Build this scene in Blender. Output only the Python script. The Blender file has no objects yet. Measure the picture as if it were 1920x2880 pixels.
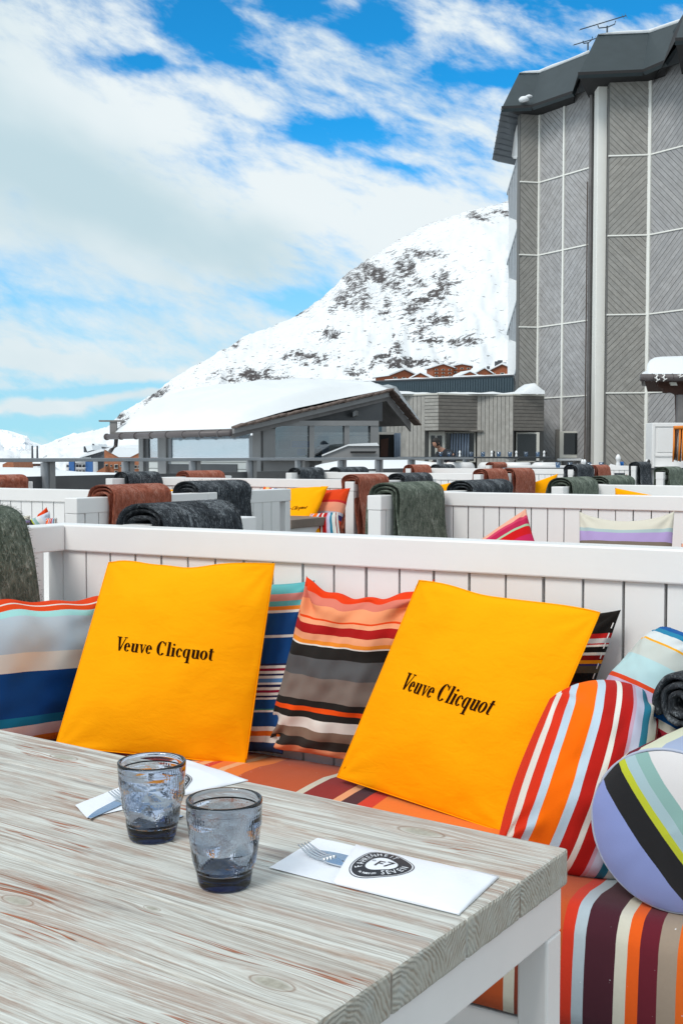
import bpy, bmesh, math, random
from math import sin, cos, pi, sqrt, atan, atan2, tan, exp
from mathutils import Vector, Matrix, noise
random.seed(7)
S = bpy.context.scene
COL = S.collection
# ------------------------------------------------------------------ camera
E, F = 1.24, 3200.0
PITCH = atan(156 / 3200)
cam = bpy.data.cameras.new('camera'); camo = bpy.data.objects.new('camera', cam); COL.objects.link(camo)
camo.location = (0, 0, E); camo.rotation_euler = (pi / 2 - PITCH, 0, 0)
cam.sensor_fit = 'VERTICAL'; cam.sensor_height = 36; cam.sensor_width = 24; cam.lens = F / 2880 * 36
cam.clip_start = 0.05; cam.clip_end = 60000
S.camera = camo
S.view_settings.view_transform = 'Standard'; S.view_settings.look = 'None'
S.view_settings.gamma = 1; S.view_settings.use_curve_mapping = False
S.view_settings.exposure = 0.46

# ------------------------------------------------------------------ node helper
class Soc:
    def __init__(s, g, k): s.g = g; s.k = k
    def _m(s, op, *a, clamp=False): return s.g.math(op, s, *a, clamp=clamp)
    def __add__(s, o): return s._m('ADD', o)
    __radd__ = __add__
    def __sub__(s, o): return s._m('SUBTRACT', o)
    def __rsub__(s, o): return s.g.math('SUBTRACT', o, s)
    def __mul__(s, o): return s._m('MULTIPLY', o)
    __rmul__ = __mul__
    def __truediv__(s, o): return s._m('DIVIDE', o)
    def abs(s): return s._m('ABSOLUTE')
    def exp(s): return s.g.math('EXPONENT', s)
    def max(s, o): return s._m('MAXIMUM', o)
    def min(s, o): return s._m('MINIMUM', o)
class G:
    def __init__(s, tree): s.t = tree; s.n = tree.nodes; s.l = tree.links
    def node(s, typ, **kw):
        n = s.n.new(typ)
        for k, v in kw.items(): setattr(n, k, v)
        return n
    def put(s, sock, v):
        if isinstance(v, Soc): s.l.new(v.k, sock)
        elif v is not None:
            if hasattr(sock.default_value, '__len__') and not hasattr(v, '__len__'): v = (v,) * len(sock.default_value)
            if hasattr(v, '__len__') and len(v) == 3 and len(sock.default_value) == 4: v = tuple(v) + (1,)
            sock.default_value = v
    def math(s, op, *a, clamp=False):
        n = s.node('ShaderNodeMath', operation=op, use_clamp=clamp)
        for i, x in enumerate(a): s.put(n.inputs[i], x)
        return Soc(s, n.outputs[0])
    def coord(s, which='Object'):
        return Soc(s, s.node('ShaderNodeTexCoord').outputs[which])
    def map(s, v, scale=(1, 1, 1), loc=(0, 0, 0), rot=(0, 0, 0)):
        n = s.node('ShaderNodeMapping'); s.put(n.inputs[0], v)
        n.inputs['Scale'].default_value = scale; n.inputs['Location'].default_value = loc; n.inputs['Rotation'].default_value = rot
        return Soc(s, n.outputs[0])
    def sep(s, v):
        n = s.node('ShaderNodeSeparateXYZ'); s.put(n.inputs[0], v); return [Soc(s, o) for o in n.outputs]
    def comb(s, x, y, z=0.0):
        n = s.node('ShaderNodeCombineXYZ')
        for i, a in enumerate((x, y, z)): s.put(n.inputs[i], a)
        return Soc(s, n.outputs[0])
    def noise(s, v, scale, detail=3, rough=.5, dist=0.0):
        n = s.node('ShaderNodeTexNoise'); s.put(n.inputs['Vector'], v)
        n.inputs['Scale'].default_value = scale; n.inputs['Detail'].default_value = detail
        n.inputs['Roughness'].default_value = rough; n.inputs['Distortion'].default_value = dist
        return Soc(s, n.outputs[0])
    def ramp(s, f, stops, interp='LINEAR'):
        n = s.node('ShaderNodeValToRGB'); s.put(n.inputs[0], f); cr = n.color_ramp; cr.interpolation = interp
        while len(cr.elements) < len(stops): cr.elements.new(1.0)
        for e, (p, c) in zip(cr.elements, stops):
            e.position = p; e.color = tuple(c) + (1,) if len(c) == 3 else c
        return Soc(s, n.outputs[0])
    def smooth(s, f, a, b):
        n = s.node('ShaderNodeMapRange', interpolation_type='SMOOTHSTEP'); s.put(n.inputs[0], f)
        n.inputs[1].default_value = a; n.inputs[2].default_value = b; return Soc(s, n.outputs[0])
    def mix(s, f, a, b, mode='MIX'):
        n = s.node('ShaderNodeMix', data_type='RGBA', blend_type=mode)
        s.put(n.inputs[0], f); s.put(n.inputs[6], a); s.put(n.inputs[7], b); return Soc(s, n.outputs[2])
    def attr(s, name):
        n = s.node('ShaderNodeAttribute'); n.attribute_name = name; return Soc(s, n.outputs['Fac'])
    def rnd(s): return Soc(s, s.node('ShaderNodeObjectInfo').outputs['Random'])
def lin(r, g, b):
    f = lambda c: ((c / 255 + .055) / 1.055) ** 2.4 if c > 10 else c / 255 / 12.92
    return (f(r), f(g), f(b))
MATS = {}
def mat(name, fn=None, color=(.5, .5, .5), rough=.6, metal=0.0, bump=None, spec=.5, sheen=0.0):
    """procedural material: fn(g) returns (colour, height) sockets; both may be None"""
    m = bpy.data.materials.new(name); m.use_nodes = True; g = G(m.node_tree)
    b = g.n['Principled BSDF']; b.inputs['Roughness'].default_value = rough; b.inputs['Metallic'].default_value = metal
    b.inputs['Specular IOR Level'].default_value = spec
    if sheen: b.inputs['Sheen Weight'].default_value = sheen; b.inputs['Sheen Roughness'].default_value = .6
    c = h = r = None
    if fn:
        res = fn(g); c, h = res[0], res[1]
        if len(res) > 2: r = res[2]
    else:
        v = g.coord(); n = g.noise(v, 14, 4); c = g.mix(n, [x * .88 for x in color], [min(1, x * 1.1) for x in color])
        h = g.noise(v, 120, 2)
    g.put(b.inputs['Base Color'], c if c is not None else color)
    if r is not None: g.put(b.inputs['Roughness'], r)
    if h is not None and bump != 0:
        bn = g.node('ShaderNodeBump'); bn.inputs['Strength'].default_value = (bump or (.15, .002))[0]; bn.inputs['Distance'].default_value = (bump or (.15, .002))[1]
        g.put(bn.inputs['Height'], h); g.l.new(bn.outputs[0], b.inputs['Normal'])
    MATS[name] = m; return m

# ------------------------------------------------------------------ world: sky with broken cloud
SUN = Vector((-.46, -.58, .74)).normalized()
w = bpy.data.worlds.new('World'); S.world = w; w.use_nodes = True; g = G(w.node_tree)
bg = g.n['Background']
sky = g.node('ShaderNodeTexSky', sky_type='NISHITA', sun_disc=False)
sky.sun_elevation = math.asin(SUN.z); sky.sun_rotation = atan2(SUN.x, SUN.y); sky.altitude = 2300
sky.air_density = 1.0; sky.dust_density = .3; sky.ozone_density = 2.0
d = g.coord('Generated'); dx, dy, dz = g.sep(d)
az = g.math('ARCTAN2', dx, dy); el = g.math('ARCSINE', dz)
fx = az * (1 / .2915); fy = el * (1 / .3816)        # frame-sized angular units
warp = g.noise(g.comb(az * 7.0, el * 12.0, 3.0), 1.0, 5, .55)
warp2 = g.noise(g.comb(az * 7.0, el * 12.0, 9.0), 1.0, 5, .55)
wx = fx + (warp - .5) * .24; wy = fy + (warp2 - .5) * .15
def blob(px, py, sx, sy, amp, ang=0.0):
    cx, cy = (px - 960) / 960, (1284 - py) / 1284; sx /= 960; sy /= 1284
    ux, uy = wx - cx, wy - cy
    if ang:
        ca, sa = cos(ang), sin(ang)
        ux, uy = ux * ca + uy * (sa * 1284 / 960), uy * ca - ux * (sa * 960 / 1284)
    q = (ux * (1 / sx)) * (ux * (1 / sx)) + (uy * (1 / sy)) * (uy * (1 / sy))
    return (q * -1.0).exp() * amp
fb = g.noise(g.comb(az * 15.0 + el * 8.0, el * 31.0 + az * 7.0, 1.7), 1.0, 9, .60, .25)
fb2 = g.noise(g.comb(az * 34.0 + el * 14.0, el * 62.0 + az * 14.0, 4.0), 1.0, 6, .62, .2)
veil = g.math('MINIMUM', (((fx + .88) * (1 / .50)) * ((fx + .88) * (1 / .50)) + ((fy - .60 + (fx + .88) * .30) * (1 / .26)) * ((fy - .60 + (fx + .88) * .30) * (1 / .26))) * -1.0 , 0.0).exp()
dens = ((fb - .5) * 2.1 + (fb2 - .5) * 1.5) * (1.0 - veil * .75) + .54 + veil * .28 - g.smooth(el, .24, .36) * .20
for b_ in [(300, 190, 190, 36, -.62, -.15), (420, 205, 110, 26, -.5, -.1), (560, 80, 120, 90, -1.2, -.7), (690, 190, 90, 26, -.5), (860, 40, 110, 60, -.5), (1060, 110, 90, 50, -.9), (780, 20, 90, 40, -.3),
           (1330, 215, 190, 36, -.8), (1750, 30, 330, 60, -1.1), (1480, 5, 320, 34, -.9), (960, 365, 140, 36, -1.1), (1090, 440, 160, 22, -.7, -.2),
           (10, 760, 170, 80, -.5), (200, 850, 260, 30, -.45), (880, 835, 150, 60, -.8), (330, 1085, 420, 15, -1.1), (100, 1180, 400, 36, -.8), (60, 600, 60, 60, -.3),
           (40, 330, 420, 330, .50), (600, 640, 560, 130, .5), (1150, 560, 500, 110, .45), (150, 1012, 430, 22, 1.2, -.1), (100, 1125, 430, 16, .8), (1260, 110, 200, 60, .5), (850, 130, 140, 70, .3, -.5), (1350, 330, 180, 60, .4), (500, 330, 300, 60, .3)]:
    dens = dens + blob(*b_)
dens = dens + g.smooth(el, .40, .62) * .42 + g.smooth(az.abs(), .34, .6) * .30  # extra cloud added overhead and to the sides, out of view, as neutral fill
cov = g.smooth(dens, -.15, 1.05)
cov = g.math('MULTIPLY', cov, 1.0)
skyc = Soc(g, sky.outputs[0])
skyc = g.mix(1.0, skyc, (.11, 1.06, 1.42), 'MULTIPLY')
lowpale = g.smooth(el, .29, .03)
shade = g.smooth(g.noise(g.comb(az * 4.0, el * 7.0 + az * 3.0, 6.0), 1.0, 4, .5) + veil * .34 + blob(480, 640, 460, 110, .30, -.35), .42, .95)
shade = g.math('MULTIPLY', shade, 1.0)
cl = g.mix(shade, (6.1, 6.65, 6.85), (3.95, 5.15, 5.65))
# a hazy horizon: blue thins to pale
skyc = g.mix(lowpale * .85, skyc, (3.2, 5.1, 6.0))
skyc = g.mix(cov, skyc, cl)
below = g.smooth(el, -.004, -.03)
skyc = g.mix(below, skyc, (6.0, 6.5, 6.8))
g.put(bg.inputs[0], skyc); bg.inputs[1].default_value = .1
# ------------------------------------------------------------------ sun, behind thin cloud
sl = bpy.data.lights.new('sun', 'SUN'); sl.energy = 1.45; sl.angle = math.radians(22); sl.color = (1, .965, .92)
so = bpy.data.objects.new('sun', sl); COL.objects.link(so)
so.rotation_euler = SUN.to_track_quat('Z', 'Y').to_euler()

# ------------------------------------------------------------------ geometry helpers
def ray(px, py):
    a = (px - 960) / F; b = -(py - 1440) / F
    return Vector((a, cos(PITCH) + b * sin(PITCH), -sin(PITCH) + b * cos(PITCH)))
def P(px, py, Y):
    r = ray(px, py); return Vector((0, 0, E)) + r * (Y / r.y)
def Pz(px, py, z):
    r = ray(px, py); return Vector((0, 0, E)) + r * ((z - E) / r.z)
TH = math.radians(31.3)
def UV(u, v, z=0.0): return Vector((u * cos(TH) + v * sin(TH), -u * sin(TH) + v * cos(TH), z))
class MB:
    def __init__(s): s.v = []; s.f = []; s.uv = []; s.mi = []
    def add(s, vs, fs, uvs=None, mi=0):
        o = len(s.v); s.v += [tuple(x) for x in vs]
        for k, f in enumerate(fs):
            s.f.append([o + i for i in f]); s.mi.append(mi)
            s.uv.append([uvs[i] for i in f] if uvs else None)
        return s
    def box(s, a, b, M=None, mi=0):
        x0, y0, z0 = a; x1, y1, z1 = b
        vs = [Vector(p) for p in ((x0, y0, z0), (x1, y0, z0), (x1, y1, z0), (x0, y1, z0), (x0, y0, z1), (x1, y0, z1), (x1, y1, z1), (x0, y1, z1))]
        if M: vs = [M @ p for p in vs]
        return s.add(vs, [(0, 3, 2, 1), (4, 5, 6, 7), (0, 1, 5, 4), (1, 2, 6, 5), (2, 3, 7, 6), (3, 0, 4, 7)], mi=mi)
    def prism(s, poly, ext, mi=0):
        """closed polygon of 3D points extruded by vector ext"""
        n = len(poly); ext = Vector(ext); vs = [Vector(p) for p in poly] + [Vector(p) + ext for p in poly]
        return s.add(vs, [tuple(range(n))[::-1], tuple(range(n, 2 * n))] + [(i, (i + 1) % n, n + (i + 1) % n, n + i) for i in range(n)], mi=mi)
    def tube(s, pts, r, n=8, mi=0, caps=True):
        pts = [Vector(p) for p in pts]; rings = []
        for i, p in enumerate(pts):
            t = (pts[min(i + 1, len(pts) - 1)] - pts[max(i - 1, 0)]).normalized()
            a = t.cross(Vector((0, 0, 1)) if abs(t.z) < .9 else Vector((1, 0, 0))).normalized(); b = t.cross(a)
            rr = r[i] if hasattr(r, '__len__') else r
            rings.append([p + (a * cos(2 * pi * k / n) + b * sin(2 * pi * k / n)) * rr for k in range(n)])
        vs = [q for R in rings for q in R]; fs = []
        for i in range(len(pts) - 1):
            for k in range(n): fs.append((i * n + k, i * n + (k + 1) % n, (i + 1) * n + (k + 1) % n, (i + 1) * n + k))
        if caps: fs += [tuple(range(n)), tuple(range((len(pts) - 1) * n, len(pts) * n))[::-1]]
        return s.add(vs, fs, mi=mi)
    def lathe(s, prof, n=24, c=(0, 0, 0), mi=0):
        vs = []; fs = []; c = Vector(c)
        for (r, z) in prof: vs += [c + Vector((r * cos(2 * pi * k / n), r * sin(2 * pi * k / n), z)) for k in range(n)]
        for i in range(len(prof) - 1):
            for k in range(n): fs.append((i * n + k, i * n + (k + 1) % n, (i + 1) * n + (k + 1) % n, (i + 1) * n + k))
        if prof[0][0] > 1e-4: fs.append(tuple(range(n))[::-1])
        if prof[-1][0] > 1e-4: fs.append(tuple(range((len(prof) - 1) * n, len(prof) * n)))
        return s.add(vs, fs, mi=mi)
    def mesh(s, name, mats, smooth=False):
        me = bpy.data.meshes.new(name); me.from_pydata(s.v, [], s.f)
        for m in (mats if isinstance(mats, (list, tuple)) else [mats]): me.materials.append(MATS[m] if isinstance(m, str) else m)
        me.polygons.foreach_set('material_index', s.mi)
        if any(s.uv):
            L = me.uv_layers.new(name='UVMap'); k = 0
            for f, uv in zip(s.f, s.uv):
                for j in range(len(f)):
                    L.data[k].uv = uv[j] if uv else (0, 0); k += 1
        if smooth: me.polygons.foreach_set('use_smooth', [True] * len(s.f))
        me.update(); return me
    def build(s, name, mats, parent=None, smooth=False, bevel=0, kind=None, label=None, fix=True):
        if not s.v: return None
        me = s.mesh(name, mats, smooth)
        if fix:
            bm = bmesh.new(); bm.from_mesh(me); bmesh.ops.recalc_face_normals(bm, faces=bm.faces); bm.to_mesh(me); bm.free()
        return link(name, me, parent, bevel, kind, label)
def link(name, me, parent=None, bevel=0, kind=None, label=None):
    o = bpy.data.objects.new(name, me); COL.objects.link(o)
    if parent: o.parent = parent
    if bevel:
        b = o.modifiers.new('bevel', 'BEVEL'); b.width = bevel; b.segments = 2; b.limit_method = 'ANGLE'
    if kind: o['kind'] = kind
    if label: o['label'] = label
    return o
def tag(o, label, cat, group=None):
    o['label'] = label; o['category'] = cat
    if group: o['group'] = group
    return o
def thing(name, label, cat, loc=(0, 0, 0), rz=0.0, group=None):
    o = bpy.data.objects.new(name, None); COL.objects.link(o); o.location = loc; o.rotation_euler = (0, 0, rz)
    o.empty_display_size = .1
    return tag(o, label, cat, group)
def copy_tree(o, parent=None):
    c = o.copy(); COL.objects.link(c)
    if parent: c.parent = parent
    for ch in list(o.children): copy_tree(ch, c)
    return c
def fbm(p, oct=4):
    return noise.fractal(Vector(p), 1.0, 2.0, oct)

# ------------------------------------------------------------------ materials
def m_paint(base, dirt=.1):
    def fn(g):
        v = g.coord(); n = g.noise(v, 5, 5, .6); n2 = g.noise(g.map(v, (3, 3, 40)), 3, 3)
        c = g.mix(g.smooth(n, .35, .75) * dirt * 2, base, [x * .86 for x in base])
        return c, n2 * .6 + g.noise(v, 90, 2) * .4, g.smooth(n, .2, .9) * .15 + .33
    return fn
mat('white_paint', m_paint((.83, .825, .81), .12), bump=(.12, .002))
mat('white_plain', m_paint((.79, .79, .785), .05), bump=(.03, .001))
mat('grey_paint', m_paint((.235, .235, .235), .2), rough=.5, bump=(.1, .002))
mat('dark_panel', m_paint((.075, .078, .082), .3), bump=(.1, .002))
mat('post_grey', m_paint((.30, .32, .34), .3), bump=(.1, .002))
mat('strip_white', m_paint((.80, .80, .75), .12), bump=(.05, .002))
def m_snow(g):
    v = g.coord(); n = g.noise(v, .7, 6, .6)
    return g.mix(n, (.70, .74, .765), (.77, .79, .80)), g.noise(v, 2.5, 6, .6) * 1.6 + g.noise(v, 16, 4) * .25
mat('snow', m_snow, rough=.7, bump=(.25, .03), spec=.2)
def m_board(base, sc=1.0):
    def fn(g):
        v = g.coord(); r = g.rnd()
        n = g.noise(g.comb(*[a + r * 9.0 for a in g.sep(v)]), 4 * sc, 6, .65)
        n2 = g.noise(v, .35, 3)
        c = g.mix(g.smooth(n, .25, .8), [x * .72 for x in base], [x * 1.25 for x in base])
        c = g.mix(n2 * .5, c, (base[0] * 1.05, base[1] * .93, base[2] * .80))
        c = g.mix(r * .4, c, [x * .7 for x in base])
        return c, n
    return fn
mat('board_grey', m_board((.35, .358, .37)), rough=.75, bump=(.3, .01))  # left-turned tower faces: the stronger light there is put into the colour
mat('board_taupe', m_board((.30, .30, .285)), rough=.75, bump=(.3, .01))  # same cladding on front-turned faces, their shade painted in as a darker tone
mat('board_light', m_board((.38, .38, .36)), rough=.75, bump=(.3, .01))
mat('board_dark', m_board((.19, .18, .165)), rough=.75, bump=(.3, .01))
mat('groove', color=(.14, .14, .135), rough=.9)
mat('frame_cream', m_paint((.60, .59, .53), .1), bump=(.02, .001))
def m_roofsheet(g):
    v = g.coord(); n = g.noise(v, 3, 5)
    return g.mix(n, (.016, .027, .032), (.030, .046, .053)), g.noise(v, 40, 2)
mat('slate_sheet', m_roofsheet, rough=.55, bump=(.15, .01))
mat('black_soffit', color=(.012, .012, .013), rough=.8)
mat('skirt_grey', color=(.10, .115, .13), rough=.6)
mat('rust_pipe', color=(.07, .05, .04), rough=.6)
mat('gutter_brown', color=(.10, .085, .085), rough=.45)
mat('tile_brown', color=(.12, .085, .07), rough=.85)
mat('wood_grey_beam', m_board((.19, .185, .185)), rough=.8)
mat('metal_blue_sheet', color=(.045, .075, .095), rough=.5)
mat('dark_glass', color=(.010, .013, .015), rough=.08, bump=0)
mat('curtain_blue', color=(.25, .31, .40), rough=.9)
mat('chalet_wood', m_board((.28, .085, .035)), rough=.85)
mat('orange_wood', m_board((.33, .13, .065)), rough=.85)
mat('blue_clad', color=(.03, .12, .33), rough=.6)
mat('charcoal_clad', color=(.07, .075, .085), rough=.8)
mat('rail_orange', color=(.75, .22, .02), rough=.6)
mat('brown_dark', color=(.07, .03, .02), rough=.8)
mat('fairy_white', color=(.85, .85, .83), rough=.3)
mat('metal_pole', color=(.05, .07, .09), rough=.4, metal=.5)
mat('table_slate', color=(.05, .055, .06), rough=.35)
mat('porcelain', color=(.82, .83, .83), rough=.25, bump=0)
mat('pepper_black', color=(.015, .015, .015), rough=.4, bump=0)
mat('blue_plastic', color=(.01, .18, .60), rough=.35, bump=0)
mat('steel', color=(.62, .66, .70), rough=.16, metal=1.0, bump=0)
mat('ink', color=(.022, .007, .004), rough=1, bump=0, spec=.0)
mat('ink_logo', color=(.012, .012, .016), rough=.55, bump=0)
mat('paper_print', color=(.82, .85, .90), rough=.6, bump=0)
def m_paper(g):
    v = g.coord(); n = g.noise(v, 18, 5, .6)
    return g.mix(n, (.76, .80, .87), (.84, .86, .90)), n + g.noise(v, 400, 2) * .1
mat('paper', m_paper, rough=.55, bump=(.25, .004))
mat('skin', color=(.42, .22, .15), rough=.5, bump=0)
mat('hair', color=(.012, .009, .008), rough=.7)
mat('jacket', color=(.012, .014, .02), rough=.75)
mat('trousers', color=(.03, .035, .05), rough=.8)
def m_deck(g):
    v = g.coord(); n = g.noise(g.map(v, (1, 12, 1)), 3, 4)
    return g.mix(n, (.13, .12, .11), (.24, .23, .22)), n
mat('deck_wood', m_deck, rough=.8)

def m_clear(name, tint, gloss, rough=.02):
    m = bpy.data.materials.new(name); m.use_nodes = True; g = G(m.node_tree); g.n.remove(g.n['Principled BSDF'])
    t = g.node('ShaderNodeBsdfTransparent'); t.inputs[0].default_value = tint + (1,)
    q = g.node('ShaderNodeBsdfGlossy'); q.inputs['Roughness'].default_value = rough; q.inputs[0].default_value = (.9, .95, 1, 1)
    mx = g.node('ShaderNodeMixShader'); mx.inputs[0].default_value = gloss
    g.l.new(t.outputs[0], mx.inputs[1]); g.l.new(q.outputs[0], mx.inputs[2]); g.l.new(mx.outputs[0], g.n['Material Output'].inputs[0])
    MATS[name] = m
m_clear('pane_clear', (.55, .6, .63), .15)
m_clear('pane_mirror', (.55, .62, .66), .55, .06)
m_clear('far_glass', (.55, .66, .78), .12)

# smoky tumbler glass with absorbing body
m = bpy.data.materials.new('smoky_glass'); m.use_nodes = True; g = G(m.node_tree)
b = g.n['Principled BSDF']; b.inputs['Transmission Weight'].default_value = 1; b.inputs['Roughness'].default_value = 0.0
b.inputs['IOR'].default_value = 1.5; b.inputs['Base Color'].default_value = (.97, .98, 1, 1)
va = g.node('ShaderNodeVolumeAbsorption'); va.inputs[0].default_value = (.27, .42, .60, 1); va.inputs[1].default_value = 112
g.l.new(va.outputs[0], g.n['Material Output'].inputs['Volume']); MATS['smoky_glass'] = m

# cloth
def weave(g, sc=900):
    u = g.coord('UV'); x, y, z = g.sep(u)
    return (g.math('SINE', x * sc) * g.math('SINE', y * sc)) * .5 + g.noise(u, 220, 3) * 1.2
def m_stripes(name, stripes, axis='y', seg=None, hues=1.0):
    tot = sum(w_ for w_, c in stripes)
    def fn(g):
        u = g.coord('UV'); x, y, z = g.sep(u); a = y if axis == 'y' else x
        a = a + (g.noise(u, 260, 1) - .5) * .0025
        st = []; p = 0
        for w_, c in stripes: st.append((p / tot, c)); p += w_
        c = g.ramp(a, st, 'CONSTANT')
        n = g.noise(u, 340, 4, .7)
        c = g.mix(n * .35, c, g.mix(1.0, c, (.62, .62, .62), 'MULTIPLY'))
        return c, weave(g)
    return mat(name, fn, rough=.9, bump=(.22, .0014), spec=.06, sheen=.03)
def m_vc(g):
    u = g.coord('UV'); n = g.noise(u, 6, 4)
    return g.mix(n, (.98, .375, .0008), (1.0, .405, .001)), g.noise(g.map(u, (1, 2.2, 1), rot=(0, 0, .5)), 7, 5, .6, .6) * 9.0 + weave(g, 1400) * .3
mat('yellow_cotton', m_vc, rough=.8, bump=(.25, .0012), spec=.08, sheen=.0)
def m_wool(name, c0, c1, c2):
    def fn(g):
        v = g.coord(); r = g.rnd()
        n = g.noise(g.map(v, (1, 1, .5)), 48, 5, .7, .8); n2 = g.noise(v, 9, 4)
        f = g.noise(g.map(v, (1, 1, .35)), 130, 4, .75, 1.4)
        f2 = g.noise(g.map(v, (1, 1, .4), (3, 1, 2)), 55, 4, .8, 1.0)
        c = g.mix(g.smooth(n, .36, .64), c0, c1)
        c = g.mix(g.smooth(f * .6 + f2 * .4 + (n2 - .5) * .3, .48, .68) * .85, c, c2)
        return c, n * .5 + f * .8
    mat(name, fn, rough=1.0, bump=(1.0, .014), spec=.03, sheen=.08)
m_wool('wool_brown', (.28, .065, .032), (.48, .145, .085), (.66, .36, .28))
m_wool('wool_charcoal', (.012, .015, .020), (.045, .055, .067), (.42, .46, .49))
m_wool('wool_green', (.060, .085, .062), (.165, .20, .155), (.48, .53, .45))
mat('fringe', color=(.55, .42, .36), rough=.9)

# whitewashed table timber, grain along object x
KNOTS = []
def m_timber(g):
    v = g.coord(); x, y, z = g.sep(v); r = g.rnd()
    wob = g.noise(g.comb(x * 1.6 + r * 40, y * 5.0, z * 5), 1.0, 3, .5) - .5
    warp = wob * .034
    kn = None; dis = None
    for (kx, ky, ks) in KNOTS:
        dx_ = (x - kx) * (1 / (ks * 3.0)); dy_ = (y - ky) * (1 / (ks * 1.25)); q = dx_ * dx_ + dy_ * dy_
        e1 = (q * -.55).exp(); push = (y - ky) * e1 * -.85
        dis = push if dis is None else dis + push
        core = (q * -2.2).exp(); kn = core if kn is None else kn.max(core)
    yy = y + warp + (dis if dis else 0.0)
    rings = g.noise(g.comb(x * 1.8 + r * 17, yy * 135, z * 10), 1.0, 5, .72)
    fine = g.noise(g.comb(x * 8 + r * 5, yy * 420, z * 40), 1.0, 3, .75)
    patch = g.noise(g.comb(x * 3.6 + r * 31, yy * 20, z * 3), 1.0, 7, .72)
    mixr = rings * .62 + fine * .38
    c = g.ramp(mixr, [(.34, (.21, .16, .125)), (.42, (.39, .35, .305)), (.50, (.55, .545, .50)), (.60, (.69, .71, .67))])
    brown = g.smooth(patch + (g.noise(g.comb(x * .9, y * 3.0, 4.0), 1.0, 2) - .5) * .35, .47, .60) * g.smooth(mixr, .66, .44)
    c = g.mix(brown * .66, c, (.36, .235, .175))
    milky = g.smooth(g.noise(g.comb(x * 1.3 + r * 3, yy * 9, z), 1.0, 5, .6), .48, .72)
    c = g.mix(milky * .35, c, (.60, .62, .585))
    grey = g.smooth(g.noise(g.comb(x * 2.4 + r * 23, yy * 26, z * 3), 1.0, 5, .65), .52, .72) * g.smooth(mixr, .58, .42)
    c = g.mix(grey * .6, c, (.17, .16, .165))
    crn = g.noise(g.comb(x * 2.2 + r * 7, yy * 60, 5.0), 1.0, 3, .5); crm = g.noise(g.comb(x * 5.0 + r * 5, yy * 16, 2.0), 1.0, 2, .5)
    crack = g.smooth((crn - .5).abs(), .022, .006) * g.smooth(crm, .54, .62)
    c = g.mix(crack * .9, c, (.34, .095, .030))
    if kn:
        c = g.mix(g.smooth(kn, .30, .75) * .8, c, g.mix(g.noise(v, 110, 4, .7), (.11, .08, .05), (.60, .60, .50)))
        ring2 = g.smooth((kn - .34).abs(), .09, .0)
        c = g.mix(ring2 * .6, c, (.20, .11, .06))
    # end grain: growth-ring arcs on the sawn faces
    nrm = Soc(g, g.node('ShaderNodeNewGeometry').outputs['True Normal']); tn = g.node('ShaderNodeVectorTransform', vector_type='NORMAL', convert_from='WORLD', convert_to='OBJECT'); g.put(tn.inputs[0], nrm)
    nx, ny, nz = g.sep(Soc(g, tn.outputs[0])); endm = g.smooth(nx.abs(), .5, .8)
    oy = y + r * 3.0; cy = g.math('FRACT', oy * 5.2) - .5; cz = z - .66 - r * .03
    rad_ = g.math('SQRT', (cy * .19) * (cy * .19) + cz * cz) + (g.noise(v, 14, 4) - .5) * .034
    arcs = g.math('SINE', rad_ * 1250.0) * .5 + .5
    ec = g.mix(g.smooth(arcs, .35, .95) * g.smooth(g.noise(v, 60, 3), .3, .7), (.49, .48, .42), (.33, .28, .22))
    ec = g.mix(g.smooth(g.noise(v, 34, 5, .6), .50, .75) * .7, ec, (.54, .58, .55))
    c = g.mix(endm, c, ec)
    h = rings * .9 + fine * .7 - crack * .8 - g.smooth(patch, .47, .66) * .2 - endm * arcs * .5
    return c, h, g.smooth(rings, .3, .7) * .15 + .5
# ================================================================== GROUND, MOUNTAINS
def m_terr(g):
    v = g.coord(); a = g.attr('rock'); x, y, z = g.sep(v)
    n = g.noise(g.comb(x * .115, y * .02, z * .25), 1.0, 7, .72, .5)
    n2 = g.noise(g.comb(x * .36, y * .06, z * .85), 1.0, 5, .75)
    sp = g.noise(g.comb(x * .16, y * .03, z * .5), 1.0, 4, .65)
    k = g.smooth(n * .50 + n2 * .5 + a * .175, .618, .655)
    k2 = g.smooth(sp + a * .16, .655, .69)
    k = k.max(k2 * .8)
    rc = g.mix(g.noise(v, .09, 3), (.035, .035, .038), (.10, .078, .072))
    rc = g.mix(g.smooth(n2, .4, .7), rc, (.10, .095, .095))
    sn = g.mix(g.noise(v, .012, 6, .6), (.72, .755, .78), (.80, .81, .82))
    return g.mix(k, sn, rc), n * 3 + n2
mat('mountain_snow', m_terr, rough=.85, bump=(.3, .6), spec=.1)
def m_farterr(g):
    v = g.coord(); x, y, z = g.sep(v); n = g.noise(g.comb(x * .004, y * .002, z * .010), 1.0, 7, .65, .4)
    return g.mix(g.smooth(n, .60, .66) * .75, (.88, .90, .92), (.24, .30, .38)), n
mat('far_snow', m_farterr, rough=.9, bump=(.6, 40), spec=.1)

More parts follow.
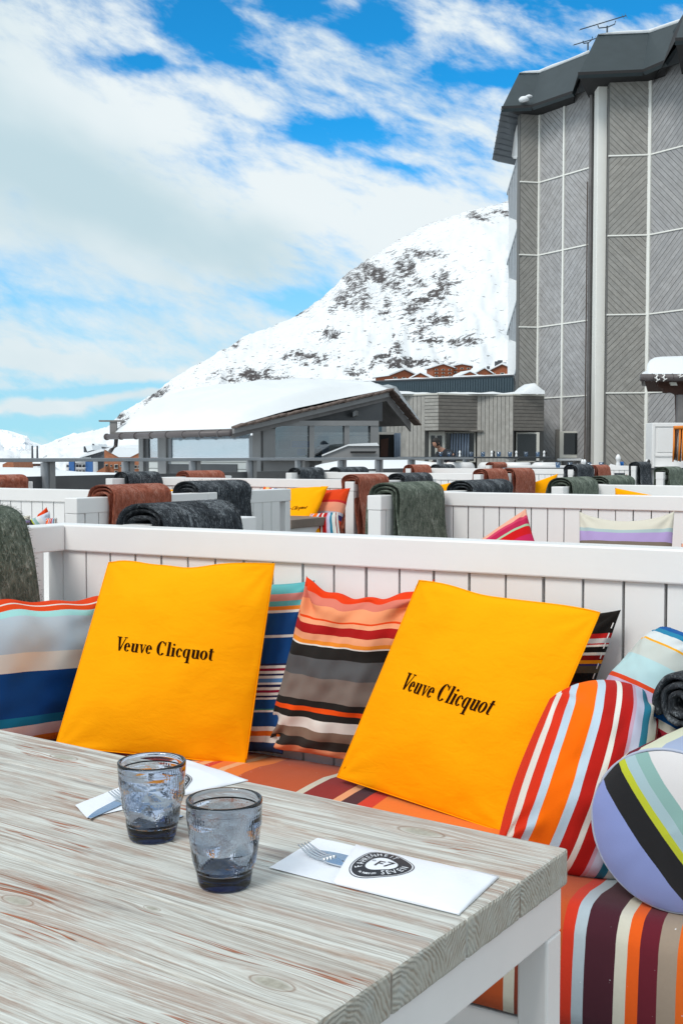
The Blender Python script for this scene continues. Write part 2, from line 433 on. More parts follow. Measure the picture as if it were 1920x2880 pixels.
OUT = [(-900, 1275), (-300, 1272), (40, 1268), (110, 1262), (150, 1240), (250, 1213), (300, 1203), (345, 1160), (430, 1112), (480, 1072), (530, 1040), (600, 1003), (660, 968), (700, 943), (770, 920), (830, 893), (870, 868), (905, 842), (935, 815), (960, 787), (1000, 757), (1060, 718), (1120, 680), (1190, 641), (1250, 622), (1300, 604), (1400, 582), (1470, 560), (1600, 500), (1900, 470), (2300, 520), (3200, 800), (4200, 900)]
CL = [(1060, 780, 90, 26, -.6), (960, 850, 30, 22, 0), (1225, 830, 60, 18, 0.5), (1130, 760, 28, 26, 0), (1190, 915, 55, 14, .6), (1235, 790, 22, 22, 0), (1150, 880, 22, 24, 0), (1020, 855, 26, 24, 0), (1085, 865, 14, 24, 0), (930, 945, 26, 14, 0),
      (870, 1005, 60, 14, 0), (1335, 620, 34, 10, 0), (1405, 605, 20, 10, 0), (1000, 1050, 30, 10, 0), (1080, 1000, 60, 12, .5), (655, 975, 20, 8, .5), (1180, 720, 60, 10, 0), (1210, 960, 30, 12, 0), (700, 1060, 80, 18, 0), (1000, 800, 30, 40, -.5),
      (345, 1180, 30, 14, 0), (1260, 900, 24, 18, 0), (1150, 1020, 100, 10, 0), (440, 1110, 30, 10, .5), (1300, 960, 45, 14, 0.2), (1240, 860, 16, 10, 0), (1180, 800, 14, 10, 0), (1110, 950, 18, 8, 0), (850, 880, 20, 8, 0)]
def outline(px):
    for (a, ya), (b, yb) in zip(OUT, OUT[1:]):
        if a <= px <= b: return ya + (yb - ya) * (px - a) / (b - a)
    return 1275
def mountain():
    cols = [-900 + 1.0 * i * 5100 / 900 for i in range(901)]; rows = 150
    Z0 = -14.0; vs = []; fs = []; rock = []
    for px in cols:
        yo = outline(px); ridge = 1150 + 160 * noise.noise(Vector((px * .004, 0, 5)))
        jag = 5 * noise.noise(Vector((px * .03, 1, 0))) + 4.5 * noise.noise(Vector((px * .11, 4, 0)))
        e_r = (1284 - yo + jag) / F; zr = E + e_r * ridge * 1.0
        base = 260.0
        for j in range(rows + 1):
            t = j / rows
            if t <= .8:
                q = t / .8; dd = base + (ridge - base) * q
                zz = Z0 + (zr - Z0) * (q ** (1.0 + .28 * (1 - q)))
                amp = 11 * sin(pi * q) * min(1, max(0, zr / 90))
                pv = (px * .0035, q * 3.3, 0)
                zz += amp * fbm(pv, 5) * .8 + 4.0 * sin(pi * min(1, q)) * fbm((px * .022, q * 16, 3), 6)
            else:
                q = (t - .8) / .2; dd = ridge + 500 * q; zz = zr - (zr - Z0) * q * .8
            az_ = (px - 960) / F
            vs.append((az_ * dd, dd, zz))
            py = 1284 - (zz - E) / dd * F
            rk = 0.0; w1 = noise.noise(Vector((px * .035, py * .05, 2))); w2 = noise.noise(Vector((px * .035, py * .05, 9))); qx = px + 30 * w1; qy = py + 22 * w2
            for (cx, cy, sx, sy, sh) in CL:
                ddx = (qx - cx) / sx / 1.25; ddy = (qy - cy + sh * (qx - cx)) / sy / 1.25
                qq = ddx * ddx + ddy * ddy
                if qq < 9: rk = max(rk, exp(-qq * .7) * (1 + .5 * noise.noise(Vector((px * .09, py * .12, 5)))))
            edge = max(0, 1 - abs(py - yo) / 16) * .5 if 850 < px < 1450 or noise.noise(Vector((px * .02, 7, 7))) > .1 else 0
            rock.append(max(rk, edge, .34 * exp(-((px - 1120) / 220) ** 2 - ((py - 800) / 170) ** 2), .26 * exp(-((px - 850) / 300) ** 2 - ((py - 1010) / 80) ** 2)) if t <= .8 else 0)
    R = rows + 1
    for i in range(len(cols) - 1):
        for j in range(rows): fs.append((i * R + j, (i + 1) * R + j, (i + 1) * R + j + 1, i * R + j + 1))
    me = bpy.data.meshes.new('mountain'); me.from_pydata(vs, [], fs); me.materials.append(MATS['mountain_snow'])
    at = me.attributes.new('rock', 'FLOAT', 'POINT'); at.data.foreach_set('value', rock)
    me.polygons.foreach_set('use_smooth', [True] * len(fs)); me.update()
    return link('mountain', me, kind='structure')
mountain()
def far_range():
    vs = []; fs = []; n = 500; rows = 40
    prof = [(-2500, 1235), (-900, 1215), (-300, 1225), (-60, 1208), (0, 1206), (30, 1212), (45, 1216), (75, 1226), (90, 1240), (118, 1252), (140, 1246), (170, 1232), (200, 1222), (212, 1217), (240, 1226), (300, 1240), (500, 1250), (900, 1262), (3000, 1255), (5000, 1230)]
    for i in range(n + 1):
        px = -2500 + 7500 * i / n if False else -1500 + 3000 * i / n
        yo = 1284
        for (a, ya), (b_, yb) in zip(prof, prof[1:]):
            if a <= px <= b_: yo = ya + (yb - ya) * (px - a) / (b_ - a)
        for j in range(rows + 1):
            q = j / rows; dd = 9000 + 5000 * q
            er = (1284 - yo + 2.5 * noise.noise(Vector((px * .06, 2, 2)))) / F
            zr = er * 14000
            zz = -60 + (zr + 60) * q ** 1.25 + 150 * sin(pi * q) * fbm((px * .02, q * 5, 8), 5)
            vs.append(((px - 960) / F * dd, dd, zz))
    R = rows + 1
    for i in range(n):
        for j in range(rows): fs.append((i * R + j, (i + 1) * R + j, (i + 1) * R + j + 1, i * R + j + 1))
    me = bpy.data.meshes.new('far_mountains'); me.from_pydata(vs, [], fs); me.materials.append(MATS['far_snow']); me.update()
    link('far_mountains', me, kind='structure')
far_range()
MB().add([(-30000, -30000, -14.5), (30000, -30000, -14.5), (30000, 30000, -14.5), (-30000, 30000, -14.5)], [(0, 1, 2, 3)]).build('snow_ground', 'snow', kind='structure')

# ================================================================== TERRACE
RX0, RY0 = -2.75, 10.7; RD = Vector((sin(math.radians(27.4)), cos(math.radians(27.4)), 0)); RN = Vector((RD.y, -RD.x, 0))
def rl(s, off=0, z=0): return Vector((RX0, RY0, 0)) + RD * s + RN * off + Vector((0, 0, z))
dk = MB(); a, b2 = rl(-18, -.1), rl(11.5, -.1)
dk.prism([(a.x, a.y, -.25), (a.x + 4, a.y - 9, -.25), (22, -8, -.25), (24, 20.5, -.25), (b2.x, b2.y, -.25)], (0, 0, .25)); dk.build('terrace_deck', 'deck_wood', kind='structure')
MB().box((-2.5, 20.9, -.3), (24, 48, .34)).build('upper_terrace', 'deck_wood', kind='structure')

# ---- railing
rt = thing('railing', 'grey terrace railing with solid dark lower panels, in front of the snow roofed hut', 'railing')
MB().prism([rl(-17, -.03, 1.19), rl(10.9, -.03, 1.19), rl(10.9, .10, 1.19), rl(-17, .10, 1.19)], (0, 0, .035)).build('handrail', 'post_grey', rt, bevel=.004)
pm = None
for k in range(-12, 10):
    p = rl(k * 1.2)
    if pm is None:
        mb = MB(); mb.box((-.045, -.03, 0), (.045, .045, 1.19)); pm = mb.mesh('post', 'grey_paint'); pm2 = MB().box((-.05, -.052, .9), (.03, -.03, 1.185)).mesh('post_plate', 'post_grey')
    o = link('post', pm, rt); o.location = p; o.rotation_euler = (0, 0, -math.radians(27.4) - .0)
    o2 = link('post_plate', pm2, rt); o2.location = p; o2.rotation_euler = o.rotation_euler
for k in range(-12, 9):
    mb = MB(); mb.prism([rl(k * 1.2 + .01, -.06, .04), rl(k * 1.2 + 1.19, -.06, .04), rl(k * 1.2 + 1.19, -.06, 1.055), rl(k * 1.2 + .01, -.06, 1.055)], RN * .025); mb.build('panel', 'dark_panel', rt)

# ================================================================== TOWER BLOCK
def clip(poly, nx, ny, c):
    out = []
    for i in range(len(poly)):
        a, b = poly[i], poly[(i + 1) % len(poly)]; da = nx * a[0] + ny * a[1] - c; db = nx * b[0] + ny * b[1] - c
        if da >= 0: out.append(a)
        if da * db < 0:
            t = da / (da - db); out.append((a[0] + (b[0] - a[0]) * t, a[1] + (b[1] - a[1]) * t))
    return out
def diag(w_, h_, sgn, pitch, gap):
    """board outlines filling a w x h panel diagonally"""
    res = []; s2 = sqrt(.5); nx, ny = (s2 * sgn, s2)
    lo = min(nx * x + ny * y for x in (0, w_) for y in (0, h_)); hi = max(nx * x + ny * y for x in (0, w_) for y in (0, h_))
    c = lo
    while c < hi:
        p = clip([(0, 0), (w_, 0), (w_, h_), (0, h_)], nx, ny, c + gap / 2)
        if p: p = clip(p, -nx, -ny, -(c + pitch - gap / 2))
        if len(p) > 2:
            ar = abs(sum(p[i][0] * p[(i + 1) % len(p)][1] - p[(i + 1) % len(p)][0] * p[i][1] for i in range(len(p)))) / 2
            if ar > .004: res.append(p)
        c += pitch
    return res
TW = thing('apartment_tower', 'tall faceted apartment tower clad in diagonal grey boards under a dark folded roof', 'building', (8, 38, 0))
TL0 = Vector((8, 38, 0))
ROWS = [13.30, 10.74, 8.24, 5.75, 3.27, .80, -2.0]
def tface(p0, p1, ncol, start, single, matn, z_low=-2.0):
    p0, p1 = Vector((*p0, 0)), Vector((*p1, 0)); R = (p1 - p0); L = R.length; R.normalize(); Nn = Vector((R.y, -R.x, 0))
    if Nn.y > 0 and abs(Nn.y) > abs(Nn.x): Nn = -Nn
    off = -TL0; cw = L / ncol
    MB().prism([p0 + off + Vector((0, 0, -2)), p1 + off + Vector((0, 0, -2)), p1 + off + Vector((0, 0, 13.3)), p0 + off + Vector((0, 0, 13.3))], -Nn * .25).build('wall', 'groove', TW)
    joined = MB()
    for ci in range(ncol):
        for ri in range(len(ROWS) - 1):
            zt, zb = ROWS[ri], ROWS[ri + 1]; x0 = ci * cw + .03; wd = cw - .06; hh = zt - zb - .05
            sg = -1 if (ri + ci + start) % 2 else 1
            for poly in diag(wd, hh, sg, .142, .012):
                pr = random.uniform(0, .008)
                pts = [p0 + off + R * (x0 + x) + Vector((0, 0, zb + .025 + y)) + Nn * .004 for x, y in poly]
                if single: MB().prism(pts, Nn * (.022 + pr)).build('board', matn, TW)
                else: joined.prism(pts, Nn * (.022 + pr))
    if not single: joined.build('cladding_boards', matn, TW, kind='stuff')
    for ri in range(1, len(ROWS)):
        z = ROWS[ri]; a, b_ = p0 + off, p1 + off
        MB().prism([a + Vector((0, 0, z - .021)), b_ + Vector((0, 0, z - .021)), b_ + Vector((0, 0, z + .021)), a + Vector((0, 0, z + .021))], Nn * .062).build('floor_strip', 'strip_white', TW)
    return p0, p1, R, Nn
def tstrip(p, wd, z0, z1, R, Nn, matn='strip_white', name='corner_strip', dep=.07):
    p = Vector((*p, 0)) - TL0; Nn = Vector(Nn)
    MB().prism([p - R * wd / 2 + Vector((0, 0, z0)), p + R * wd / 2 + Vector((0, 0, z0)), p + R * wd / 2 + Vector((0, 0, z1)), p - R * wd / 2 + Vector((0, 0, z1))], Nn * dep).build(name, matn, TW)
A0, A1 = (6.16, 39.9), (6.87, 40.05); B1 = (8.22, 37.95); C0, C1 = (8.44, 36.55), (9.72, 36.40); D1 = (10.56, 35.25)
tface(A0, A1, 1, 1, False, 'board_taupe')
_, _, RB, NB = tface(A1, B1, 2, 0, False, 'board_grey')
_, _, RC, NC = tface(C0, C1, 1, 0, True, 'board_taupe')
_, _, RDd, ND = tface(C1, D1, 1, 1, True, 'board_grey')
tface((10.75, 34.0), (12.1, 33.85), 1, 0, False, 'board_taupe')
tface((12.1, 33.85), (13.4, 32.0), 2, 1, False, 'board_grey')
tstrip(A1, .14, -2, 13.3, RB, NB, dep=.075); mid = ((A1[0] + B1[0]) / 2, (A1[1] + B1[1]) / 2); tstrip(mid, .07, -2, 13.3, RB, NB, dep=.075)
tstrip(C1, .16, -2, 13.3, RDd, ND, dep=.075)
mb = MB(); mb.box((8.17 - 8, 36.9 - 38, -2), (8.48 - 8, 37.42 - 38, 13.32)); mb.build('pilaster', 'strip_white', TW, bevel=.02)
tstrip((8.16, 37.75), .10, -2, 13.3, RB, NB, 'wood_grey_beam', 'recess_board', .05)
MB().tube([(8.02 - 8, 37.62 - 38, -1.0), (8.02 - 8, 37.62 - 38, 10.2)], .022, 8).build('drainpipe', 'rust_pipe', TW)
mb = MB(); mb.box((10.55 - 8, 34.2 - 38, -2), (10.86 - 8, 35.3 - 38, 13.3)); mb.build('pilaster', 'strip_white', TW, bevel=.02)
# body behind the faces
mb = MB(); q = [(6.16, 39.98), (6.9, 40.3), (8.3, 38.3), (8.6, 36.85), (9.8, 36.7), (10.8, 35.4), (10.9, 34.3), (12.2, 34.2), (13.6, 32.3), (20, 34), (20, 60), (8.7, 60)]
mb.prism([Vector((x, y, -2)) - TL0 for x, y in q], (0, 0, 15.25)); mb.build('core', 'white_paint', TW)
# balconies on the far left side
for i, (yt, yb, zz) in enumerate([(441, 627, 0), (638, 797, 0), (835, 970, 0), (1024, 1130, 0)]):
    bal = MB()
    a, b_ = P(1453, yt, 40.6), P(1424, yt + 100, 42.0); c = P(1429, yb - 8 if i < 3 else yb, 42.0); d_ = P(1450, yb, 40.6)
    bal.prism([b_ - TL0, P(1424, yt + 108, 42) - TL0, P(1452, yt + 12, 40.6) - TL0, a - TL0], (.35, .1, 0)); o = bal.build('balcony', 'post_grey', TW)
    MB().prism([c - TL0, P(1429, (yb - 16 if i < 3 else yb - 8), 42) - TL0, P(1450, yb - 8, 40.6) - TL0, d_ - TL0], (.4, .1, 0)).build('floor_slab', 'white_paint', o)
    for k in range(6):
        t = (k + .5) / 6; top = (a.lerp(b_, t)); bot = d_.lerp(c, t)
        MB().prism([bot - TL0, top - TL0, top - TL0 + Vector((.02, -.12, 0)), bot - TL0 + Vector((.02, -.12, 0))], (.05, 0, 0)).build('baluster', 'post_grey', o)
    MB().prism([b_ - TL0 + Vector((.12, .1, 0)), c - TL0 + Vector((.12, .1, 0)), d_ - TL0 + Vector((.12, .1, 0)), a - TL0 + Vector((.12, .1, 0))], (.04, 0, 0)).build('screen', 'snow', o)
# mansard roof
def pp(px, py, Y): return P(px, py, Y) - TL0
b0, b1_, b2_ = pp(1409, 306, 39.3), pp(1494, 302, 39.14), pp(1608, 263, 37.6)
t0, t1, t2 = pp(1458, 207, 40.9), pp(1513, 206, 40.85), pp(1654, 150, 38.8)
c0, c1, c2 = pp(1624, 211, 35.8), pp(1806, 203, 35.55), pp(1869, 176, 34.7)
s0, s1, s2 = pp(1679, 99, 37.2), pp(1822, 93, 37.0), pp(1960, 45, 35.4)
e0, e1, e2 = pp(1897, 115, 32.6), pp(2060, 108, 32.4), pp(2200, 60, 31.0)
f0, f1, f2 = pp(1925, 30, 34.2), pp(2090, 10, 34.0), pp(2250, -50, 32.4)
wA0, wB = Vector((6.1, 41, 13.28)) - TL0, Vector((8.3, 38.6, 13.28)) - TL0
back = Vector((9, 60, 13.28)) - TL0
mb = MB()
def slab(quadpts, th=.12):
    n = (Vector(quadpts[1]) - Vector(quadpts[0])).cross(Vector(quadpts[2]) - Vector(quadpts[0])).normalized()
    if n.y < 0: n = -n
    mb.prism(quadpts, n * th)
for q in ([b0, b1_, t1, t0], [b1_, b2_, t2, t1], [c0, c1, s1, s0], [c1, c2, s2, s1], [e0, e1, f1, f0], [e1, e2, f2, f1]): slab(q)
rf = mb.build('roof', 'slate_sheet', TW)
for (u0, u1, u2, v0, v1, v2) in ((b0, b1_, b2_, t0, t1, t2), (c0, c1, c2, s0, s1, s2), (e0, e1, e2, f0, f1, f2)):
    mb = MB(); up = Vector((0, 0, 0)); bk = Vector((1.2, 4.2, 0))
    mb.prism([u0, u1, u2, u2 + bk, u0 + bk * .9 + Vector((.3, 0, 0))], (0, 0, .09)); mb.build('soffit', 'black_soffit', TW)
    mb = MB(); mb.prism([v0, v1, v2, v2 + Vector((2, 9, 0)), v0 + Vector((.6, 9, 0))], (0, 0, -.12)); mb.build('roof_deck', 'slate_sheet', TW)
    mb = MB(); mb.add([v0, u0, v0 + Vector((.6, 6, 0)), u0 + Vector((.6, 6, 0))], [(0, 1, 3, 2)]); mb.build('roof_side', 'black_soffit', TW)
    mb = MB(); dn = Vector((0, -.05, 0)); 
    mb.prism([v0 + dn + Vector((0, 0, -.02)), v1 + dn + Vector((0, 0, -.02)), v1 + Vector((0, -.12, .12)), v1 + Vector((0, .3, .16)), v0 + Vector((.12, .3, .14)), v0 + Vector((.1, -.1, .08))], (0, .0001, .0001)) if False else None
    n_ = 14; rows_ = []
    for k in range(n_ + 1):
        t = k / n_ * 2; p = (v0.lerp(v1, t) if t < 1 else v1.lerp(v2, t - 1)); hgt = (.11 + .05 * noise.noise(p * .9)) * min(1, k * .5 + .2)
        rows_.append([p + Vector((.05, -.03, .0)), p + Vector((.0, -.08, hgt * .5)), p + Vector((.02, .05, hgt)), p + Vector((.3, 1.4, hgt * 1.2)), p + Vector((.4, 3, .0))])
    mb = MB(); vs = [x for r_ in rows_ for x in r_]; mb.add(vs, [(i * 5 + j, i * 5 + 5 + j, i * 5 + 6 + j, i * 5 + 1 + j) for i in range(n_) for j in range(4)]); mb.build('snow_cap', 'snow', rf, smooth=True)
mb = MB(); mb.prism([pp(1409, 307, 39.3), pp(1456, 318, 39.9), pp(1436, 460, 43), pp(1383, 449, 42.5)], (.25, .3, 0)); mb.build('side_skirt', 'skirt_grey', TW)
mb = MB()
for k in range(9):
    a = pp(1409 - 26 * k / 9 - 0, 307 + 142 * k / 9, 39.28 + 3.2 * k / 9); b_ = pp(1456 - 20 * k / 9, 318 + 142 * k / 9, 39.88 + 3.1 * k / 9)
    mb.tube([a, b_], .03, 4)
mb.build('rib', 'skirt_grey', TW, kind='stuff')
mb = MB(); mb.prism([pp(1453, 350, 40.2), pp(1455, 440, 40.2), pp(1431, 440, 43.5), pp(1440, 400, 42)], (.1, .3, 0)); mb.build('gable_infill', 'white_paint', TW)
mb = MB(); cpt = pp(1468, 284, 39.25)
mb.lathe([(.02, -.08), (.16, -.06), (.19, .02), (.13, .09), (.01, .12)], 12, cpt + Vector((.05, -.05, .02))); mb.lathe([(.02, -.02), (.12, 0), (.12, .05), (.01, .10)], 10, cpt + Vector((.2, -.12, .08))); mb.build('snow_lump', 'snow', rf, smooth=True)
# window low in the tower
MB().box((-.35, -.03, 0), (.35, .09, .90)).build('window', 'frame_cream', TW, bevel=.01)
wn = TW.children[-1]; wpt = pp(1574, 1288, 38.75); wn.location = wpt + Vector((.25, -.35, 0)); wn.rotation_euler = (0, 0, 0)
o = MB().box((-.21, -.05, .12), (.27, -.032, .84)).build('pane', 'dark_glass', wn)
o = MB().box((-.45, -.22, -.1), (.4, -.02, -.02)).build('sill_snow', 'snow', wn, bevel=.02)
MB().box((-.47, -.02, -.05), (-.352, .12, .96)).build('reveal', 'board_dark', wn)
# aerials
for (px, py, Y, sc, ln, lb) in ((1706, 85, 38.5, 1.0, 1.25, 'larger rooftop television aerial with curved bracket above the dark roof edge'), (1652, 128, 41, .7, .7, 'small television aerial half hidden behind the dark roof edge')):
    p = P(px, py, Y); an = thing('aerial', lb, 'aerial', p, 0, 'roof aerials')
    MB().tube([(0, 0, -.5), (0, 0, .14 * sc)], .03, 6).build('mast', 'metal_pole', an)
    a, b_ = Vector((-.72 * ln, 0, .02)), Vector((.50 * ln, 0, .38 * ln))
    MB().tube([a, b_], .018, 6).build('boom', 'metal_pole', an)
    MB().tube([(-.25 * ln, 0, .16), (-.22 * ln, 0, .07), (.02, 0, .1), (.2 * ln, 0, .2), (.22 * ln, 0, .3)], .02, 6).build('bracket', 'metal_pole', an)
    mb = MB()
    for k in range(16):
        q = a.lerp(b_, k / 15); hh = .03 if k < 14 else .13
        mb.tube([q - Vector((0, .16, hh)), q + Vector((0, .16, hh))], .008, 4)
    mb.build('elements', 'metal_pole', an, kind='stuff')

# ================================================================== ANNEX
AX = thing('annex_building', 'low flat roofed annex of grey boards joining the hut and the tower', 'building', (4, 36, 0)); AO = Vector((4, 36, 0))
XS = [(1085, 36.6), (1140, 36.6), (1194, 36.2), (1232, 35.9), (1340, 36.6), (1441, 36.3), (1526, 36.9)]
kinds = ['v', 'v', 'h', 'h', 'v', 'h']; mts = ['board_light', 'board_light', 'board_light', 'board_dark', 'board_light', 'board_dark']
ztop, zmid = 3.18, 2.06
MB().prism([Vector(((XS[0][0] - 960) / F * 36.6, 36.95, -.5)) - AO, Vector((6.6, 37.3, -.5)) - AO, Vector((6.6, 38.8, -.5)) - AO, Vector((1.4, 39.5, -.5)) - AO], (0, 0, 3.65)).build('wall', 'groove', AX)
for i in range(6):
    (pa, Ya), (pb, Yb) = XS[i], XS[i + 1]
    p0 = Vector(((pa - 960) / F * Ya, Ya, 0)) - AO; p1 = Vector(((pb - 960) / F * Yb, Yb, 0)) - AO; R = (p1 - p0); L = R.length; R.normalize(); Nn = Vector((R.y, -R.x, 0))
    zb = zmid if kinds[i] == 'h' else .3
    o = MB().prism([p0 + Vector((0, 0, zb)), p1 + Vector((0, 0, zb)), p1 + Vector((0, 0, ztop)), p0 + Vector((0, 0, ztop))], -Nn * .3).build('wall_panel', 'groove', AX)
    if kinds[i] == 'h':
        n = 10; hh = (ztop - zb) / n
        for k in range(n): MB().prism([p0 + Vector((0, 0, zb + k * hh + .008)), p1 + Vector((0, 0, zb + k * hh + .008)), p1 + Vector((0, 0, zb + (k + 1) * hh - .008)), p0 + Vector((0, 0, zb + (k + 1) * hh - .008))], Nn * (.02 + .006 * random.random())).build('board', mts[i], AX)
    else:
        n = max(4, int(L / .125)); ww = L / n
        for k in range(n): MB().prism([p0 + R * (k * ww + .007) + Vector((0, 0, zb)), p0 + R * ((k + 1) * ww - .007) + Vector((0, 0, zb)), p0 + R * ((k + 1) * ww - .007) + Vector((0, 0, ztop)), p0 + R * (k * ww + .007) + Vector((0, 0, ztop))], Nn * (.02 + .006 * random.random())).build('board', mts[i], AX)
    MB().prism([p0 + Nn * .06 + Vector((0, 0, ztop)), p1 + Nn * .06 + Vector((0, 0, ztop)), p1 - Nn * .5 + Vector((0, 0, ztop)), p0 - Nn * .5 + Vector((0, 0, ztop))], (0, 0, .05)).build('coping', 'frame_cream', AX)
def awin(pa, pb, ya, yb, Y, frame, panes, matp='dark_glass'):
    a, b_ = P(pa, yb, Y) - AO, P(pb, ya, Y) - AO
    f = MB().box((a.x, a.y, a.z), (b_.x, a.y + .08, b_.z)).build('window', frame, AX, bevel=.005)
    for (u0, u1, v0, v1) in panes:
        MB().box((a.x + (b_.x - a.x) * u0, a.y - .018, a.z + (b_.z - a.z) * v0), (a.x + (b_.x - a.x) * u1, a.y - .004, a.z + (b_.z - a.z) * v1)).build('pane', matp, f)
    return f, a, b_
awin(1202, 1250, 1213, 1300, 36.4, 'frame_cream', [(.18, .42, .1, .86), (.56, .84, .1, .86)])
f, a, b_ = awin(1250, 1337, 1215, 1300, 36.75, 'frame_cream', [(.04, .94, .05, .96)])
mb = MB()
for k in range(7):
    x = a.x + (b_.x - a.x) * (.2 + .09 * k); mb.tube([(x, a.y - .05, a.z + .1), (x + .01, a.y - .05, b_.z - .05)], .035, 6)
mb.build('curtain', 'curtain_blue', f, smooth=True)
awin(1450, 1516, 1216, 1300, 36.75, 'frame_cream', [(.05, .86, .05, .95)])
MB().box((a.x - .9, a.y - .3, zmid - .02), (b_.x + .2, a.y + .1, zmid + .03)).build('lintel', 'board_dark', AX)
# roof snow and sheet wall behind
n_ = 40; vs = []
for k in range(n_ + 1):
    px = 1060 + (1528 - 1060) * k / n_; Y = 36.4; X = (px - 960) / F * Y
    h = .05 + .05 * (noise.noise(Vector((px * .03, 0, 0))) + .3) + (.35 * max(0, 1 - abs(px - 1500) / 35.0)) + .28 * max(0, (1150 - px) / 90) ** 1.2
    for (dy, hh) in ((-.3, 0), (-.28, h * .7), (.0, h), (1.3, h + .05), (2.6, h)): vs.append(Vector((X, Y + dy + .25, ztop + .05 + hh)) - AO)
MB().add(vs, [(i * 5 + j, i * 5 + 5 + j, i * 5 + 6 + j, i * 5 + 1 + j) for i in range(n_) for j in range(4)]).build('roof_snow', 'snow', AX, smooth=True)
hb = thing('sheet_clad_block', 'long dark blue corrugated wall rising behind the annex roof', 'building', (3.5, 41, 0)); HO = Vector((3.5, 41, 0))
a, b_ = P(948, 1079, 47) - HO, P(1443, 1058, 40.5) - HO
MB().prism([Vector((a.x, a.y, 0)), Vector((b_.x, b_.y, 0)), b_, a], (0, .4, 0)).build('wall', 'metal_blue_sheet', hb)
mb = MB(); n = 75
for k in range(n):
    t = k / n; p = a.lerp(b_, t); q = a.lerp(b_, t + .4 / n)
    mb.prism([Vector((p.x, p.y - .04, 1)), Vector((q.x, q.y - .04, 1)), q + Vector((0, -.04, -.06)), p + Vector((0, -.04, -.06))], (0, .038, 0))
mb.build('corrugation', 'metal_blue_sheet', hb, kind='stuff')
MB().prism([a + Vector((0, -.1, 0)), b_ + Vector((0, -.1, 0)), b_ + Vector((0, .5, 0)), a + Vector((0, .5, 0))], (0, 0, .05)).build('coping', 'charcoal_clad', hb)
n_ = 30; vs = []
for k in range(n_ + 1):
    t = .3 + .7 * k / n_; p = a.lerp(b_, t); h = .03 + .13 * abs(noise.noise(Vector((t * 9, 1, 0)))) * min(1, k / 4)
    for (dy, hh) in ((.0, .05), (.0, h + .05), (.9, h + .08), (2, .05)): vs.append(p + Vector((0, dy, hh)))
MB().add(vs, [(i * 4 + j, i * 4 + 4 + j, i * 4 + 5 + j, i * 4 + 1 + j) for i in range(n_) for j in range(3)]).build('snow_cap', 'snow', hb, smooth=True)

# ================================================================== HUT
HT = thing('restaurant_hut', 'low hut with thick snow on its roof, brown gutter and glazed gable', 'building', (-2, 28, 0)); HTO = Vector((-2, 28, 0))
def hp(px, py, Y): return P(px, py, Y) - HTO
eR, eL = hp(650, 1206, 26), hp(318, 1216, 30.2); rG = hp(1085, 1104, 29.3); eF = hp(1152, 1188, 30.0)
ed = (eL - eR).normalized(); gdir = (rG - eR); rL = rG + Vector((ed.x, ed.y, 0)) * 8.6
mb = MB(); dz = Vector((0, 0, -.09)); mb.prism([eR, rG, rL, eL], dz); mb.prism([rG, eF, eF + Vector((ed.x, ed.y, 0)) * 8, rL], dz); rfH = mb.build('roof', 'wood_grey_beam', HT)
# verge boards, tiles
def board3(a, b_, h0, th, name, mt, par, off=Vector((0, 0, 0)), tk=None):
    n = Vector((0, 0, -h0)); e = tk or Vector((ed.x, ed.y, 0)) * th
    return MB().prism([a + off, b_ + off, b_ + off + n, a + off + n], e).build(name, mt, par)
gf = -Vector((ed.x, ed.y, 0))
board3(eR + gf * .04 + Vector((0, 0, -.02)), rG + gf * .04 + Vector((0, 0, -.02)), .19, .05, 'verge_board', 'wood_grey_beam', HT)
board3(eR + gf * .12, rG + gf * .12, .11, .08, 'verge_board', 'grey_paint', HT)
board3(rG + gf * .04 + Vector((0, 0, -.02)), eF + gf * .04 + Vector((0, 0, -.02)), .22, .05, 'verge_board', 'wood_grey_beam', HT)
tm = MB().box((0, -.14, 0), (.30, .10, .035)).mesh('roof_tile', 'tile_brown')
def tiles(a, b_, n):
    for k in range(n):
        p = a.lerp(b_, (k + .0) / n) + gf * .12 + Vector((0, 0, .015)); t = (b_ - a).normalized()
        o = link('roof_tile', tm, rfH); o.location = p + Vector((0, 0, random.uniform(-.008, .012)))
        zx = t; yx = Vector((ed.x, ed.y, 0)); zz = zx.cross(yx).normalized()
        if zz.z < 0: yx = -yx; zz = -zz
        M = Matrix((zx, yx, zz)).transposed(); o.rotation_euler = M.to_euler(); o.rotation_euler.y += -.10
tiles(eR, rG, 21); tiles(rG, eF, 11)
# snow blanket: swept between eave line and ridge with convex bulge
def roofsnow():
    nu, nv = 60, 34; vs = []
    for i in range(nu + 1):
        t = i / nu
        e = eR.lerp(eL, t * 1.0 - .0); r = (rG + Vector((0, 0, 0))).lerp(rL, t)
        for j in range(nv + 1):
            s = j / nv; p = e.lerp(r, s)
            edge = min(1, s * 9) ** .5 * min(1, (t + .01) * 14) ** .5 * min(1, (1.0 - t + .012) * 10) ** .5
            th = (.20 + .06 * s + .30 * min(1, t * 2.2) * s + .24 * sin(pi * min(1, s * 1.05)) + .06 * fbm((t * 7, s * 4, 2), 3)) * edge
            if t < .06: th *= .55 + .45 * (t / .06)
            p = p + Vector((0, 0, .02 + th)) + (gf * (-.02)) 
            if s == 0: p.z -= .03
            vs.append(p)
        # far side drop
        vs.append(r + Vector((.30, .2, .12 + .2 * min(1, t * 4))) - gf * t * .2); vs.append(r + (eF - rG) * .95 + Vector((0, 0, .05)))
    R = nv + 3
    return MB().add(vs, [(i * R + j, (i + 1) * R + j, (i + 1) * R + j + 1, i * R + j + 1) for i in range(nu) for j in range(R - 1)]).build('roof_snow', 'snow', rfH, smooth=True)
roofsnow()
